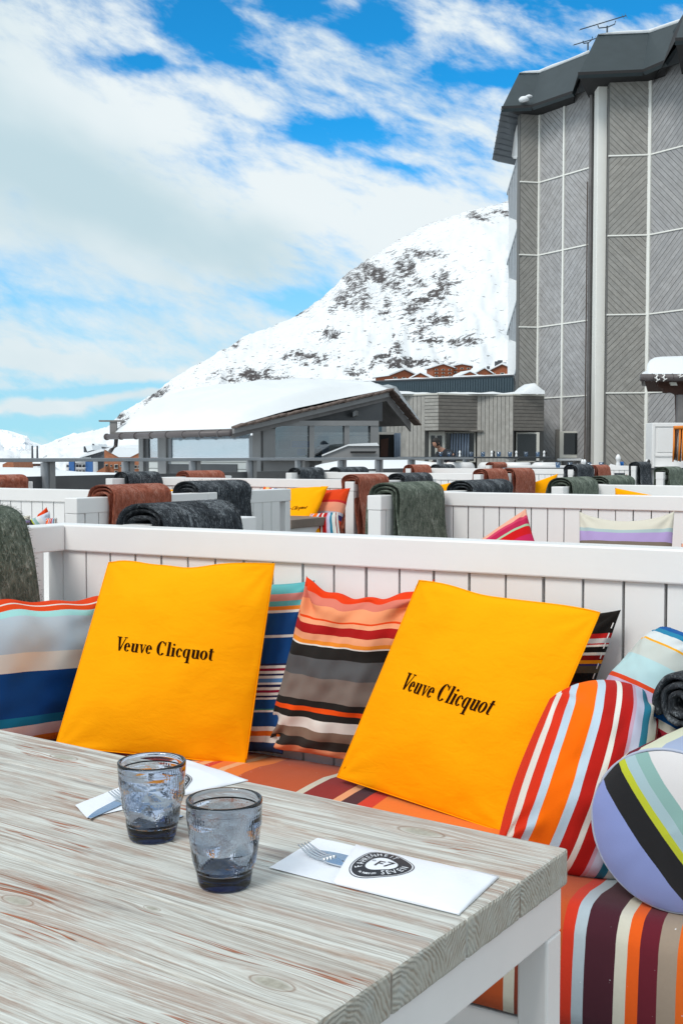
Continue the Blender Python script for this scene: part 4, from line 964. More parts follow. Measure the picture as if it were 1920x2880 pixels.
# ================================================================== BLANKETS
def blanket(label, c, u, v0, v1, da=.42, db=.42, z=TOPZ, th=TH, T=.032, seed=0, grp=True, flare=.10, pos=None, fringe=False, fuzz=0):
    """a folded throw straddling an arm rail; hangs da on the right side, db on the left"""
    ln = v1 - v0; p = pos or UV(u + RW / 2, (v0 + v1) / 2)
    t = thing('throw_blanket', label, 'blanket', (p.x, p.y, z), -th, 'wool throws hung over the bench arms')
    hw = RW / 2 + .006
    def layer(off, th_, dA, dB, grow, name, parent, sd):
        r = hw + off; path = []
        nA = 10
        for k in range(nA): s = 1 - k / nA; path.append((r + flare * (s * dA) ** 1.5 + .012 * sin(s * 5 + sd), -s * dA, s * dA))
        for k in range(9):
            a = pi * k / 8; path.append((r * cos(a), (r * .50 + off * .32) * sin(a) + .003, 0))
        for k in range(1, nA + 1): s = k / nA; path.append((-r - flare * (s * dB) ** 1.5 + .012 * sin(s * 4 + sd + 2), -s * dB, s * dB))
        n = len(path); m_ = 18; vs = []
        nrm = []
        for i in range(n):
            a = Vector(path[max(0, i - 1)][:2]); b = Vector(path[min(n - 1, i + 1)][:2]); d_ = (b - a).normalized(); nrm.append(Vector((d_.y, -d_.x)))
        for i in range(n):
            x, zz, hang = path[i]; nn = nrm[i]
            wid = ln * (1 + grow) * (1 + .22 * hang)
            for j in range(m_ + 1):
                s = j / m_; y = (s - .5) * wid
                e = abs(2 * s - 1); ro = sqrt(max(0, 1 - max(0, (e - .62) / .38) ** 2)) if e > .62 else 1
                q = Vector((x * 3, y * 3.2, zz * 2 + sd))
                wob = .030 * noise.noise(q) * (0.25 + min(1, hang * 3)) + .006 * noise.noise(q * 6) + .0022 * noise.noise(q * 40)
                rip = .010 * sin(y * 34 + sd * 3 + zz * 2) * min(1, hang * 2.6)
                o_ = th_ * (.15 + .85 * ro) + wob * .8 + rip
                vs.append((x + nn.x * o_ * -1, y, zz + nn.y * o_ * -1))
        top = len(vs)
        for i in range(n):
            x, zz, hang = path[i]; wid = ln * (1 + grow) * (1 + .22 * hang)
            for j in range(m_ + 1):
                s = j / m_; vs.append((x, (s - .5) * wid, zz))
        R = m_ + 1; fs = []
        for i in range(n - 1):
            for j in range(m_):
                fs.append((i * R + j, i * R + j + 1, (i + 1) * R + j + 1, (i + 1) * R + j)); fs.append((top + i * R + j, top + (i + 1) * R + j, top + (i + 1) * R + j + 1, top + i * R + j + 1))
            fs.append((i * R, (i + 1) * R, top + (i + 1) * R, top + i * R)); fs.append((i * R + m_, top + i * R + m_, top + (i + 1) * R + m_, (i + 1) * R + m_))
        for j in range(m_): fs.append((j, top + j, top + j + 1, j + 1)); e_ = (n - 1) * R; fs.append((e_ + j, e_ + j + 1, top + e_ + j + 1, top + e_ + j))
        o = MB().add(vs, fs).build(name, 'wool_' + c, parent, smooth=True)
        s_ = o.modifiers.new('sub', 'SUBSURF'); s_.levels = 1; s_.render_levels = 1
        return o
    layer(0, T * .5, da - .03, db - .05, .0, 'inner_fold', t, seed + 5)
    layer(T * .62, T * .55, da - .01, db - .02, -.02, 'middle_fold', t, seed + 9)
    layer(T * 1.25, T * .6, da, db, .0, 'outer_fold', t, seed)
    if fuzz:
        src = [c_ for c_ in t.children if c_.name.startswith('outer_fold')][0].data; hb_ = MB(); rr = random.Random(seed)
        polys = src.polygons; vsrc = src.vertices
        for k in range(fuzz):
            pl_ = polys[rr.randrange(len(polys))]; cs_ = [vsrc[i].co for i in pl_.vertices]; a_, b_ = rr.random(), rr.random()
            p_ = cs_[0].lerp(cs_[1], a_).lerp(cs_[3].lerp(cs_[2], a_), b_); nn = pl_.normal; tg_ = Vector((rr.uniform(-1, 1), rr.uniform(-1, 1), rr.uniform(-1, .4)))
            d_ = (nn * .7 + tg_ * .8).normalized() * rr.uniform(.006, .015); s_ = d_.cross(nn).normalized() * .0005
            hb_.add([p_ - s_, p_ + s_, p_ + d_], [(0, 1, 2)])
        hb_.build('fibres', 'wool_' + c, t, kind='stuff', fix=False)
    if fringe:
        mb = MB()
        for k in range(26):
            y = (k / 25 - .5) * ln; x = hw + T * 1.7 + .05 * flare + .02
            mb.tube([(x, y, -da + .04), (x + .006 * sin(k), y + .005 * cos(k * 2), -da - .05)], [.006, .003], 4)
        mb.build('fringe', 'fringe', t, kind='stuff')
    return t
blanket('dark green throw at the left edge, hanging over the bench arm beside the yellow cushion', 'green', 0, 0, .60, da=.50, db=.4, pos=(lambda q: Vector((q.x, q.y, 0)))(B1pos + Vector((-sin(TH1) * .50 + cos(TH1) * .039, -cos(TH1) * .50 - sin(TH1) * .039, 0))), th=TH1, T=.036, seed=1, flare=.38, fuzz=14000)
blanket('charcoal throw lying low right behind the rail of the nearest bench', 'charcoal', 0, 0, .37, da=.38, db=.38, pos=B1pos + Vector((sin(TH1) * .285 + cos(TH1) * (.21 + .039), cos(TH1) * .285 - sin(TH1) * (.21 + .039), 0)), th=TH1, T=.034, seed=2, fuzz=9000)
blanket('russet throw on the near arm of the far left bench', 'brown', -3.80, 4.00, 4.42, seed=3, da=.45, fuzz=6000)
blanket('charcoal throw with long drop, right of the russet one on the far left bench', 'charcoal', -3.86, 4.70, 5.18, seed=4, da=.55, T=.036, fuzz=6000)
blanket('russet throw just left of the big green throw in the middle', 'brown', -4.46, 7.40, 7.86, seed=5, da=.55, fuzz=4000)
blanket('charcoal throw humped directly above the big green throw in the middle', 'charcoal', -4.46, 8.12, 8.62, seed=6, da=.3)
blanket('charcoal throw in third row over the left bench arm, above the russet throw', 'charcoal', -6.90, 7.55, 8.00, seed=7, da=.35)
blanket('russet throw rolled small behind the third row bench near the railing', 'brown', -6.90, 8.4, 8.95, seed=8, da=.3)
blanket('big moss green throw over the arm in the middle of the second row', 'green', -2.79, 4.93, 5.42, seed=9, da=.55, db=.5, T=.036, flare=.2, fuzz=9000)
blanket('charcoal throw behind the second row rail, below the two russet throws', 'charcoal', -2.79, 5.80, 6.38, seed=10, da=.3)
blanket('small charcoal throw on the left arm of the fourth row bench near the railing', 'charcoal', -7.0, 10.45, 10.95, seed=11, da=.3, z=TOPZ + .012)
blanket('small charcoal throw farther right beside the railing posts, fourth row', 'charcoal', -7.0, 11.3, 11.95, seed=12, da=.3, z=TOPZ + .012)
blanket('russet throw, left one of two side by side in the fourth row', 'brown', -4.76, 10.42, 10.93, seed=13, da=.5, z=TOPZ + .012)
blanket('russet throw with a pale fringe, right one of two side by side', 'brown', -4.76, 11.12, 11.66, seed=14, da=.5, z=TOPZ + .012, fringe=True)
blanket('green throw over the arm end left of the orange cushion sliver', 'green', -2.62, 6.92, 7.42, seed=15, da=.35)
blanket('green throw lying low behind the third row rail at right', 'green', -2.62, 7.66, 8.26, seed=16, da=.3)
blanket('russet throw at the far left edge above the left bench', 'brown', -6.6, 5.62, 6.12, seed=17, da=.35)
blanket('black throw over the arm beside the leaning yellow cushion at right', 'charcoal', -5.2, 14.22, 14.86, seed=18, da=.55, z=TOPZ + .02, T=.045)
blanket('russet throw just right of the black throw in the fifth row', 'brown', -5.2, 15.05, 15.6, seed=19, da=.5, z=TOPZ + .02)
blanket('small russet throw in the fifth row left of the chairs', 'brown', -7.6, 14.26, 14.8, seed=20, da=.4, z=TOPZ + .02)
blanket('small charcoal throw in the fifth row in front of the white chairs', 'charcoal', -7.6, 15.1, 15.6, seed=21, da=.3, z=TOPZ + .02)
blanket('tiny russet throw on the farthest bench under the far table', 'brown', -7.9, 17.75, 18.3, seed=22, da=.3, z=TOPZ + .04)
blanket('black throw on the right arm end of the farthest bench under the glasses', 'charcoal', -5.4, 17.68, 18.25, seed=23, da=.6, z=TOPZ + .04, T=.045)
blanket('green throw at the far right over the fourth row bench end', 'green', -3.3, 11.66, 12.2, seed=24, da=.5, z=TOPZ + .03)

# ================================================================== SEAT CUSHION of the nearest bench
c_or, c_or2, c_dr, c_pe, c_ma, c_cr, c_gb, c_ta, c_rd, c_pl = (.72, .13, .012), (.50, .085, .018), (.26, .012, .012), (.78, .38, .19), (.060, .012, .022), (.62, .60, .50), (.42, .50, .55), (.33, .26, .20), (.62, .035, .012), (.80, .20, .02)
seatpat = [(.10, c_rd), (.05, c_ta), (.09, c_dr), (.03, c_pe), (.02, c_cr), (.05, c_dr), (.09, c_or2), (.018, c_pe), (.02, c_rd), (.03, c_pe), (.02, c_rd), (.012, c_pe), (.075, c_pl), (.165, c_or2), (.016, c_cr), (.12, c_dr), (.05, c_pe), (.012, c_cr), (.075, c_ma), (.06, c_rd), (.10, c_or2), (.12, c_or), (.035, c_cr),
           (.07, c_dr), (.03, c_gb), (.10, c_or2), (.05, c_rd), (.025, c_gb), (.11, c_ma), (.045, c_cr), (.055, (.78, .10, .01)), (.32, c_ma)]
def seat_stripes():
    def fn(g):
        u = g.coord('UV'); x, y, z = g.sep(u)
        tot = sum(a for a, b in SEATPAT); st = []; p = 0
        for w_, c in SEATPAT: st.append((p / tot, c)); p += w_
        c = g.ramp(g.math('PINGPONG', x, SEATEND) * (1 / tot), st[:32], 'CONSTANT'); n = g.noise(u, 120, 5, .7)
        c = g.mix(n * .35, c, g.mix(1.0, c, (.62, .62, .62), 'MULTIPLY'))
        dots = g.smooth(g.noise(u, 70, 2, .6), .74, .77)
        c = g.mix(dots * .7, c, (.8, .82, .84))
        return c, (g.math('SINE', x * 3500) * g.math('SINE', y * 3500)) * .4 + n * 1.5
    return mat('seat_stripes', fn, rough=.9, bump=(.15, .0012), spec=.15, sheen=.1)
# target stripe edges as seen at the front edge and behind the table (photo pixel on the front line -> metres)
cT, sT = cos(TH1), sin(TH1)
def b1(x, y, z=0): return Vector((B1pos.x + x * cT + y * sT, B1pos.y - x * sT + y * cT, z))
def b1x(px, yl):
    k = (px - 960) / F   # x along the bench where local line y=yl crosses pixel column
    return -(B1pos.x + yl * sT - k * (B1pos.y + yl * cT)) / (cT + k * sT)
FR = -.60
ed_ = [(1310, c_or2), (1422, c_cr), (1455, (.22, .035, .015)), (1481, c_or2), (1560, c_or2), (1592, c_rd), (1622, c_gb), (1646, c_ma), (1738, c_cr), (1775, (.80, .11, .008)), (1814, (.13, .010, .022)), (1861, c_ta), (1908, c_or)]
xs = [(b1x(p, FR), c) for p, c in ed_]
# stripes visible on the seat top behind the table, crossing at local y -0.33
# the stripes on the seat top seen between the two yellow covers: photo pixel and local depth of where each one starts
top_ = [((560, 2138), (.78, .42, .2)), ((585, 2140), c_pl), ((592, 2141), (.8, .45, .22)), ((612, 2143), c_rd), ((640, 2146), c_pl), ((672, 2150), (.8, .45, .22)), ((690, 2152), c_pl), ((740, 2160), c_or2), ((895, 2195), c_cr), ((915, 2200), c_dr), ((990, 2221), c_pe), ((1012, 2226), c_ma), ((1050, 2236), c_rd), ((1085, 2245), c_pl)]
tx = []
for (px, py), c in top_:
    q = Pz(px, py, .50); tx.append(((q.x - B1pos.x) * cT - (q.y - B1pos.y) * sT, c))
allx = [(0.0, c_dr), (.12, c_or2), (.22, c_cr), (.25, c_dr)] + [t_ for t_ in tx if t_[0] > .26 and t_[0] < xs[0][0] - .02] + xs + [(xs[-1][0] + .1, c_cr), (xs[-1][0] + .14, c_dr)]
allx.sort(key=lambda a: a[0]); allx = allx[:32]
SEATPAT = [(allx[i + 1][0] - allx[i][0] if i + 1 < len(allx) else 2.5 - allx[i][0], allx[i][1]) for i in range(len(allx))]
SEATEND = xs[-1][0] + .17
seat_stripes()
def seat_cushion():
    # profile in (y, z): back, top, rounded front edge, hanging skirt
    pr = [(-.012, .31), (-.012, .48), (-.03, .497), (-.10, .502)]
    pr += [(-.10 - .06 * k, .502 + .006 * sin(k)) for k in range(1, 8)]
    for k in range(7):
        a = pi / 2 * k / 6; pr.append((-.555 - .052 * sin(a), .448 + .055 * cos(a)))
    pr += [(-.612, .42), (-.614, .38), (-.614, .34), (-.612, .312), (-.605, .308)]
    L = 2.50; nx = 170; vs = []; uvs = []; s = 0; cum = [0]
    for i in range(1, len(pr)): cum.append(cum[-1] + sqrt((pr[i][0] - pr[i - 1][0]) ** 2 + (pr[i][1] - pr[i - 1][1]) ** 2))
    for i in range(nx + 1):
        x = .085 + (L - .0) * i / nx
        for k, (y, z) in enumerate(pr):
            wob = .006 * noise.noise(Vector((x * 5, y * 6, z * 6))) + .0025 * noise.noise(Vector((x * 22, y * 9, z * 9)))
            vs.append((x, y + (wob if k > 8 else 0), z + (wob if k > 2 and k < 14 else 0))); uvs.append((x, cum[k]))
    R = len(pr)
    return MB().add(vs, [(i * R + j, i * R + j + 1, (i + 1) * R + j + 1, (i + 1) * R + j) for i in range(nx) for j in range(R - 1)], uvs).build('seat_cushion', 'seat_stripes', smooth=True)
sc_ = seat_cushion(); sc_.location = B1pos; sc_.rotation_euler = (0, 0, -TH1)
tag(sc_, 'long seat cushion in orange, maroon and cream stripes on the nearest bench', 'seat cushion')
for (u_, v_, L_, lb_) in ((-2.79, 5.50, 2.42, 'striped seat cushion on the second row bench under the lilac cushion'), (-6.9, 8.02, 2.52, 'striped seat cushion on the third row bench under the small lettered cushion')):
    o = sc_.copy(); COL.objects.link(o); o.location = UV(u_, v_); o.rotation_euler = (0, 0, -TH); o.scale = ((L_ - .17) / 2.5, 1, 1); o.location += Vector((cos(TH), -sin(TH), 0)) * .012; o['label'] = lb_

# ================================================================== PILLOWS
class Pil:
    """pillow between four 3D corners (TL, TR, BR, BL); u runs left to right, v bottom to top"""
    def __init__(s, c, T=.14, pinch=.04, wr=.006, seed=0, top=None, p=2.4, ex=.5, crease=.006, freq=4):
        s.c = [Vector(x) for x in c]; s.T = T; s.pinch = pinch; s.wr = wr; s.seed = seed; s.top = top; s.p = p; s.ex = ex; s.cr = crease; s.freq = freq
        n = (s.c[1] - s.c[3]).cross(s.c[0] - s.c[2]); n.normalize()
        if n.dot(Vector((0, 0, E)) - sum(s.c, Vector()) / 4) < 0: n = -n
        s.n = n
    def pos(s, u, v, side=1, off=0.0):
        uu = .5 + (u - .5) * (1 - s.pinch * (1 - (2 * v - 1) ** 2) * (abs(2 * u - 1) ** 2)); vv = .5 + (v - .5) * (1 - s.pinch * (1 - (2 * u - 1) ** 2) * abs(2 * v - 1) ** 2)
        TL, TR, BR, BL = s.c
        p = (TL * (1 - uu) + TR * uu) * vv + (BL * (1 - uu) + BR * uu) * (1 - vv)
        if s.top: p = p + (TL - BL).lerp(TR - BR, u) * s.top(u) * v ** 4
        a = max(0, 1 - abs(2 * u - 1) ** s.p); b = max(0, 1 - abs(2 * v - 1) ** s.p)
        h = s.T / 2 * (a * b) ** s.ex
        env = min(1, 6 * a) * min(1, 6 * b)
        q = Vector((u * s.freq, v * s.freq, s.seed * 3.7 + side * 5))
        wr = s.wr * (noise.noise(q) * 1.1 + noise.noise(q * 2.3) * .6) * env
        for (cu, cv) in ((0, 0), (1, 0), (0, 1), (1, 1)):
            du, dv = u - cu, v - cv; r = sqrt(du * du + dv * dv) + 1e-6; an = atan2(dv, du)
            wr += s.cr * sin(an * 9 + s.seed + cu * 2 + noise.noise(Vector((r * 5, an, s.seed))) * 2) * exp(-((r - .14) / .13) ** 2) * env
        return p + s.n * side * (h + wr * (1 if h > 0 else 0) + off)
    def build(s, name, m_, label, cat='cushion', group='cushions on the benches', n=44, parts=True):
        mb = MB()
        for side in (1, -1):
            vs = []; uvs = []
            for i in range(n + 1):
                for j in range(n + 1):
                    u = .5 - .5 * cos(pi * i / n) * (.55) - (.5 * .45) * (1 - 2 * i / n); v = .5 - .5 * cos(pi * j / n) * .55 - .225 * (1 - 2 * j / n)
                    vs.append(s.pos(u, v, side)); uvs.append((u, v))
            R = n + 1; mb.add(vs, [(i * R + j, (i + 1) * R + j, (i + 1) * R + j + 1, i * R + j + 1) for i in range(n) for j in range(n)], uvs)
        me = mb.mesh(name, m_, True)
        bm = bmesh.new(); bm.from_mesh(me); bmesh.ops.remove_doubles(bm, verts=bm.verts, dist=1e-5); bmesh.ops.recalc_face_normals(bm, faces=bm.faces); bm.to_mesh(me); bm.free()
        o = link(name, me); tag(o, label, cat, group)
        return o
    def seam(s, o, m_, r=.0022, name='piping'):
        pts = [s.pos(k / 30, 0) for k in range(30)] + [s.pos(1, k / 30) for k in range(30)] + [s.pos(1 - k / 30, 1) for k in range(30)] + [s.pos(0, 1 - k / 30) for k in range(31)]
        MB().tube(pts, r, 6, caps=False).build(name, m_, o, smooth=True)
# ---- lettering, heavy / hairline serif glyphs; unit = cap height
def arc(cx, cy, rx, ry, a0, a1, t, h=.035, n=18):
    t += .022; h += .012
    out = []
    for k in range(n):
        A = [math.radians(a0 + (a1 - a0) * (k + d_) / n) for d_ in (0, 1)]
        o_ = [(cx + rx * cos(a), cy + ry * sin(a)) for a in A]; i_ = [(cx + (rx - t) * cos(a), cy + (ry - h) * sin(a)) for a in A]
        out.append([o_[0], o_[1], i_[1], i_[0]])
    return out
def R_(x0, y0, x1, y1):
    if x1 - x0 < .2 and y1 - y0 > .3: x0 -= .012; x1 += .012
    elif y1 - y0 < .05: y0 -= .004; y1 += .008
    return [(x0, y0), (x1, y0), (x1, y1), (x0, y1)]
def disc(cx, cy, r, n=10): return [(cx + r * cos(2 * pi * k / n), cy + r * sin(2 * pi * k / n)) for k in range(n)]
XH = .62
def gl_e(): return arc(.21, XH / 2, .205, XH / 2 + .01, 8, 322, .13) + [R_(.08, XH * .52, .41, XH * .52 + .035)] + arc(.21, XH / 2, .205, XH / 2 + .01, 0, 60, .12)
def gl_u(): return [R_(.06, .1, .20, XH), R_(0, XH - .035, .12, XH)] + arc(.215, .13, .155, .14, 180, 330, .12, .04, 10) + [R_(.33, 0, .47, XH), R_(.27, XH - .035, .38, XH), R_(.42, 0, .53, .035)]
def gl_o(): return arc(.235, XH / 2, .235, XH / 2 + .012, 0, 360, .135, .035, 28)
def gl_v(): return [[(.05, XH), (.20, XH), (.29, .0), (.22, -.01)], [(.40, XH), (.435, XH), (.29, .0), (.245, .05)], R_(0, XH - .035, .24, XH), R_(.33, XH - .035, .48, XH)]
GLY = {
 'V': ([[(.08, 1), (.27, 1), (.37, .0), (.27, -.01)], [(.60, 1), (.645, 1), (.37, 0), (.31, .08)], R_(0, .955, .34, 1), R_(.50, .955, .74, 1)], .60),
 'e': (gl_e(), .475), 'u': (gl_u(), .545), 'v': (gl_v(), .47), 'o': (gl_o(), .51),
 'C': (arc(.30, .5, .30, .515, 48, 318, .17, .035, 26) + [[(.50, .68), (.545, .68), (.56, .98), (.52, .98)], [(.44, .9), (.5, .88), (.53, .76), (.50, .70)]], .66),
 'l': ([R_(.06, 0, .20, 1), R_(0, 0, .26, .035), R_(0, .965, .14, 1)], .30),
 'i': ([R_(.06, 0, .20, XH), R_(0, 0, .26, .035), R_(0, XH - .035, .14, XH), disc(.13, .84, .075)], .30),
 'c': (arc(.21, XH / 2, .205, XH / 2 + .01, 42, 322, .13) + [disc(.335, XH * .76, .062)], .44),
 'q': (arc(.21, XH / 2, .205, XH / 2 + .01, 75, 290, .13) + [R_(.30, -.36, .44, XH), R_(.22, -.36, .52, -.325), [(.2, XH + .008), (.3, XH - .06), (.3, XH - .1), (.2, XH - .03)], [(.2, -.008), (.3, .06), (.3, .1), (.2, .03)]], .545),
 't': ([R_(.07, .1, .20, .80), R_(0, XH - .035, .32, XH), [(.07, .72), (.20, .84), (.2, .72)]] + arc(.205, .12, .135, .13, 180, 320, .11, .04, 8), .36),
 ' ': ([], .24)}
def lettering(pil, text, uc, vc, capv, uscale, par, shear=0.0, slope=0.0, side=1, name='lettering'):
    """uc,vc start of the baseline in pillow uv; capv = cap height in v; uscale = u per unit"""
    mb = MB(); x = 0; k = 0
    for ch in text:
        gly, adv = GLY[ch]
        for poly in gly:
            k += 1
            # subdivide tall quads so they follow the cloth
            P2 = []
            n = len(poly)
            for i in range(n):
                a, b = poly[i], poly[(i + 1) % n]; m_ = 4 if (abs(a[0] - b[0]) + abs(a[1] - b[1])) > .3 else 1
                for j in range(m_): P2.append((a[0] + (b[0] - a[0]) * j / m_, a[1] + (b[1] - a[1]) * j / m_))
            vs = [pil.pos(uc + (x + px_ + shear * py_) * uscale, vc + slope * (x + px_) + py_ * capv, side, .0012 + .00004 * (k % 7)) for px_, py_ in P2]
            mb.add(vs, [tuple(range(len(vs)))])
        x += adv
    return mb.build(name, 'ink', par)
# ---- yellow covers
sag = lambda u: -.030 * exp(-((u - .50) / .16) ** 2) - .012 * exp(-((u - .28) / .1) ** 2) + .0 - .012 * exp(-(u / .05) ** 2)
p1 = Pil([P(308, 1576, 2.92), P(772, 1585, 2.68), P(691, 2150, 2.70), P(156, 2100, 2.70)], T=.085, pinch=.004, wr=.006, seed=3, top=sag, p=2.4, ex=.8, crease=.0012, freq=3)
o = p1.build('yellow_cushion', 'yellow_cotton', 'big plain yellow cushion, the left one of the front pair, dark lettering across its middle', n=64)
p1.seam(o, 'yellow_cotton', .0016, 'seam')
lettering(p1, 'Veuve Clicquot', .212, .512, .072, .0868, o, slope=-.0022)
sag2 = lambda u: -.012 * exp(-((u - .35) / .15) ** 2) + .006 * sin(u * 9)
p2 = Pil([P(1178, 1632, 2.46), P(1685, 1724, 2.24), P(1424, 2345, 2.20), P(948, 2185, 2.52)], T=.09, pinch=.004, wr=.006, seed=8, top=sag2, p=2.4, ex=.8, crease=.0012, freq=3)
o = p2.build('yellow_cushion', 'yellow_cotton', 'big plain yellow cushion, the right one of the front pair, tilted, dark lettering', n=64)
p2.seam(o, 'yellow_cotton', .0016, 'seam')
lettering(p2, 'Veuve Clicquot', .192, .492, .080, .0835, o, slope=-.0030, shear=.12)
# ---- striped ones behind
W_ = (.78, .76, .70); OR_ = (.80, .24, .03)
m_stripes('stripes_navy', [(.06, (.02, .05, .14)), (.035, W_), (.03, (.75, .17, .02)), (.025, W_), (.08, (.012, .06, .20)), (.012, W_), (.008, (.05, .25, .22)), (.05, (.012, .07, .22)), (.012, W_), (.012, (.03, .03, .08)), (.014, W_), (.014, (.30, .02, .05)), (.014, W_), (.014, (.03, .03, .08)), (.014, W_), (.02, (.10, .25, .50)), (.014, W_), (.012, (.03, .03, .08)), (.014, W_),
                            (.014, (.30, .02, .05)), (.014, W_), (.012, (.03, .03, .08)), (.14, (.010, .065, .23)), (.014, W_), (.12, (.012, .07, .24)), (.016, W_), (.02, OR_), (.03, (.12, .45, .48)), (.04, (.62, .25, .22)), (.06, (.12, .45, .48))])
pn = Pil([P(690, 1640, 2.84), P(885, 1632, 2.74), P(795, 2122, 2.74), P(640, 2118, 2.84)], T=.07, pinch=.03, seed=5)
pn.build('striped_cushion', 'stripes_navy', 'navy cushion with thin white and red stripes squeezed behind the left yellow one', n=40)
bk_ = (.022, .020, .018); ph_ = (.90, .38, .20)
m_stripes('stripes_ember', [(50, ph_), (55, (.040, .035, .031)), (50, (.24, .165, .12)), (55, W_), (32, bk_), (26, (.88, .09, .008)), (32, bk_), (115, (.215, .175, .15)), (93, (.105, .108, .112)), (57, bk_), (6, W_), (22, (.88, .28, .03)), (32, ph_), (50, (.42, .012, .012)), (22, ph_), (12, (.82, .07, .01)), (75, (.92, .34, .16)), (45, (.72, .20, .14)), (40, (.80, .05, .008))])
pe = Pil([P(862, 1618, 2.70), P(1222, 1628, 2.54), P(1085, 2170, 2.62), P(738, 2108, 2.78)], T=.10, pinch=.055, wr=.013, seed=6, crease=.010, top=lambda u: -.085 * max(0, sin(pi * u)) ** .6 + .008 * sin(u * 26), freq=5)
o = pe.build('striped_cushion', 'stripes_ember', 'cushion of brown, grey, cream and red stripes between the two yellow ones', n=64)
m_stripes('stripes_crimson', [(.30, (.09, .01, .01)), (.05, (.02, .018, .03)), (.02, OR_), (.30, (.15, .012, .010)), (.055, (.012, .010, .010)), (.045, (.11, .085, .055)), (.012, (.05, .04, .14)), (.02, (.85, .30, .01)), (.03, (.25, .01, .01)), (.02, W_), (.035, (.012, .01, .01)), (.01, W_), (.012, (.5, .015, .02)), (.03, (.55, .55, .55)), (.03, (.45, .015, .015)), (.14, (.013, .011, .010))])
pc = Pil([P(1480, 1722, 2.44), P(1745, 1715, 2.34), P(1572, 2230, 2.34), P(1360, 2200, 2.46)], T=.07, pinch=.05, seed=9)
pc.build('striped_cushion', 'stripes_crimson', 'black and dark red striped cushion peeping out behind the right yellow one', n=36)
zp = MB(); 
for k in range(12):
    a = pc.pos(1.0 - .012, .93 - k * .055, 1, .002); b = pc.pos(1.0 - .012, .93 - k * .055 - .03, 1, .002); zp.tube([a, b], .0012, 4)
zp.build('stitching', 'white_plain', bpy.data.objects[pc and [x for x in bpy.data.objects if 'black and dark red' in x.get('label', '')][0].name], kind='stuff')
# left big pillow
m_stripes('stripes_marine', [(.05, (.33, .20, .15)), (.045, (.80, .27, .03)), (.08, (.80, .68, .66)), (.06, (.010, .20, .36)), (.29, (.006, .065, .26)), (.125, (.80, .77, .70)), (.24, (.52, .63, .72)), (.045, (.40, .78, .77)), (.035, (.80, .07, .008)), (.006, W_), (.03, (.80, .06, .008))])
pl = Pil([P(-190, 1688, 2.62), P(296, 1678, 3.08), P(275, 2078, 3.02), P(-200, 2150, 2.55)], T=.15, pinch=.02, wr=.016, seed=12, p=3.4, ex=.5, freq=3, top=lambda u: -.02 * sin(pi * u * 2.2) ** 2 + .012 * sin(u * 21))
pl.build('striped_cushion', 'stripes_marine', 'plump pale blue, navy and white striped cushion at the left edge of the front bench', n=56)
# right plump pillow with vertical stripes
rb, lb_, og, dr2, lv, te = (.72, .035, .010), (.50, .62, .72), (.95, .15, .002), (.42, .012, .010), (.50, .52, .66), (.025, .20, .30)
m_stripes('stripes_fire', [(.03, rb), (.035, W_), (.06, rb), (.05, lb_), (.15, og), (.065, lb_), (.10, (.47, .015, .010)), (.045, W_), (.10, (.46, .012, .010)), (.03, (.55, .35, .45)), (.07, lv), (.065, te), (.09, (.70, .68, .62)), (.02, (.3, .02, .03)), (.04, W_)], axis='x')
pf = Pil([P(1545, 1965, 2.14), P(1838, 1985, 2.18), P(1745, 2480, 1.98), P(1396, 2385, 2.04)], T=.32, top=lambda u: .07 * max(0, sin(pi * max(0, u) ** .8)), pinch=-.10, wr=.010, seed=15, p=2.6, ex=.45, crease=.012)
pf.build('striped_cushion', 'stripes_fire', 'upright orange, red and pale blue striped cushion at the right, left of the round bolster', n=60)
m_stripes('stripes_lagoon', [(.14, (.5, .03, .06)), (.10, W_), (.12, (.01, .10, .34)), (.12, (.56, .46, .62)), (.05, (.70, .07, .02)), (.30, (.46, .66, .68)), (.22, (.56, .60, .56)), (.03, (.85, .40, .02)), (.12, (.66, .70, .70)), (.07, (.02, .22, .38)), (.10, (.008, .10, .34))])
pg = Pil([P(1868, 1795, 2.26), P(1985, 1800, 2.12), P(1890, 2110, 2.08), P(1665, 2010, 2.26)], T=.15, pinch=.02, seed=17)
pg.c[0] = P(1882, 1764, 2.24)
pg.build('striped_cushion', 'stripes_lagoon', 'pale aqua and white cushion with a pointed blue corner at the right edge', n=44)
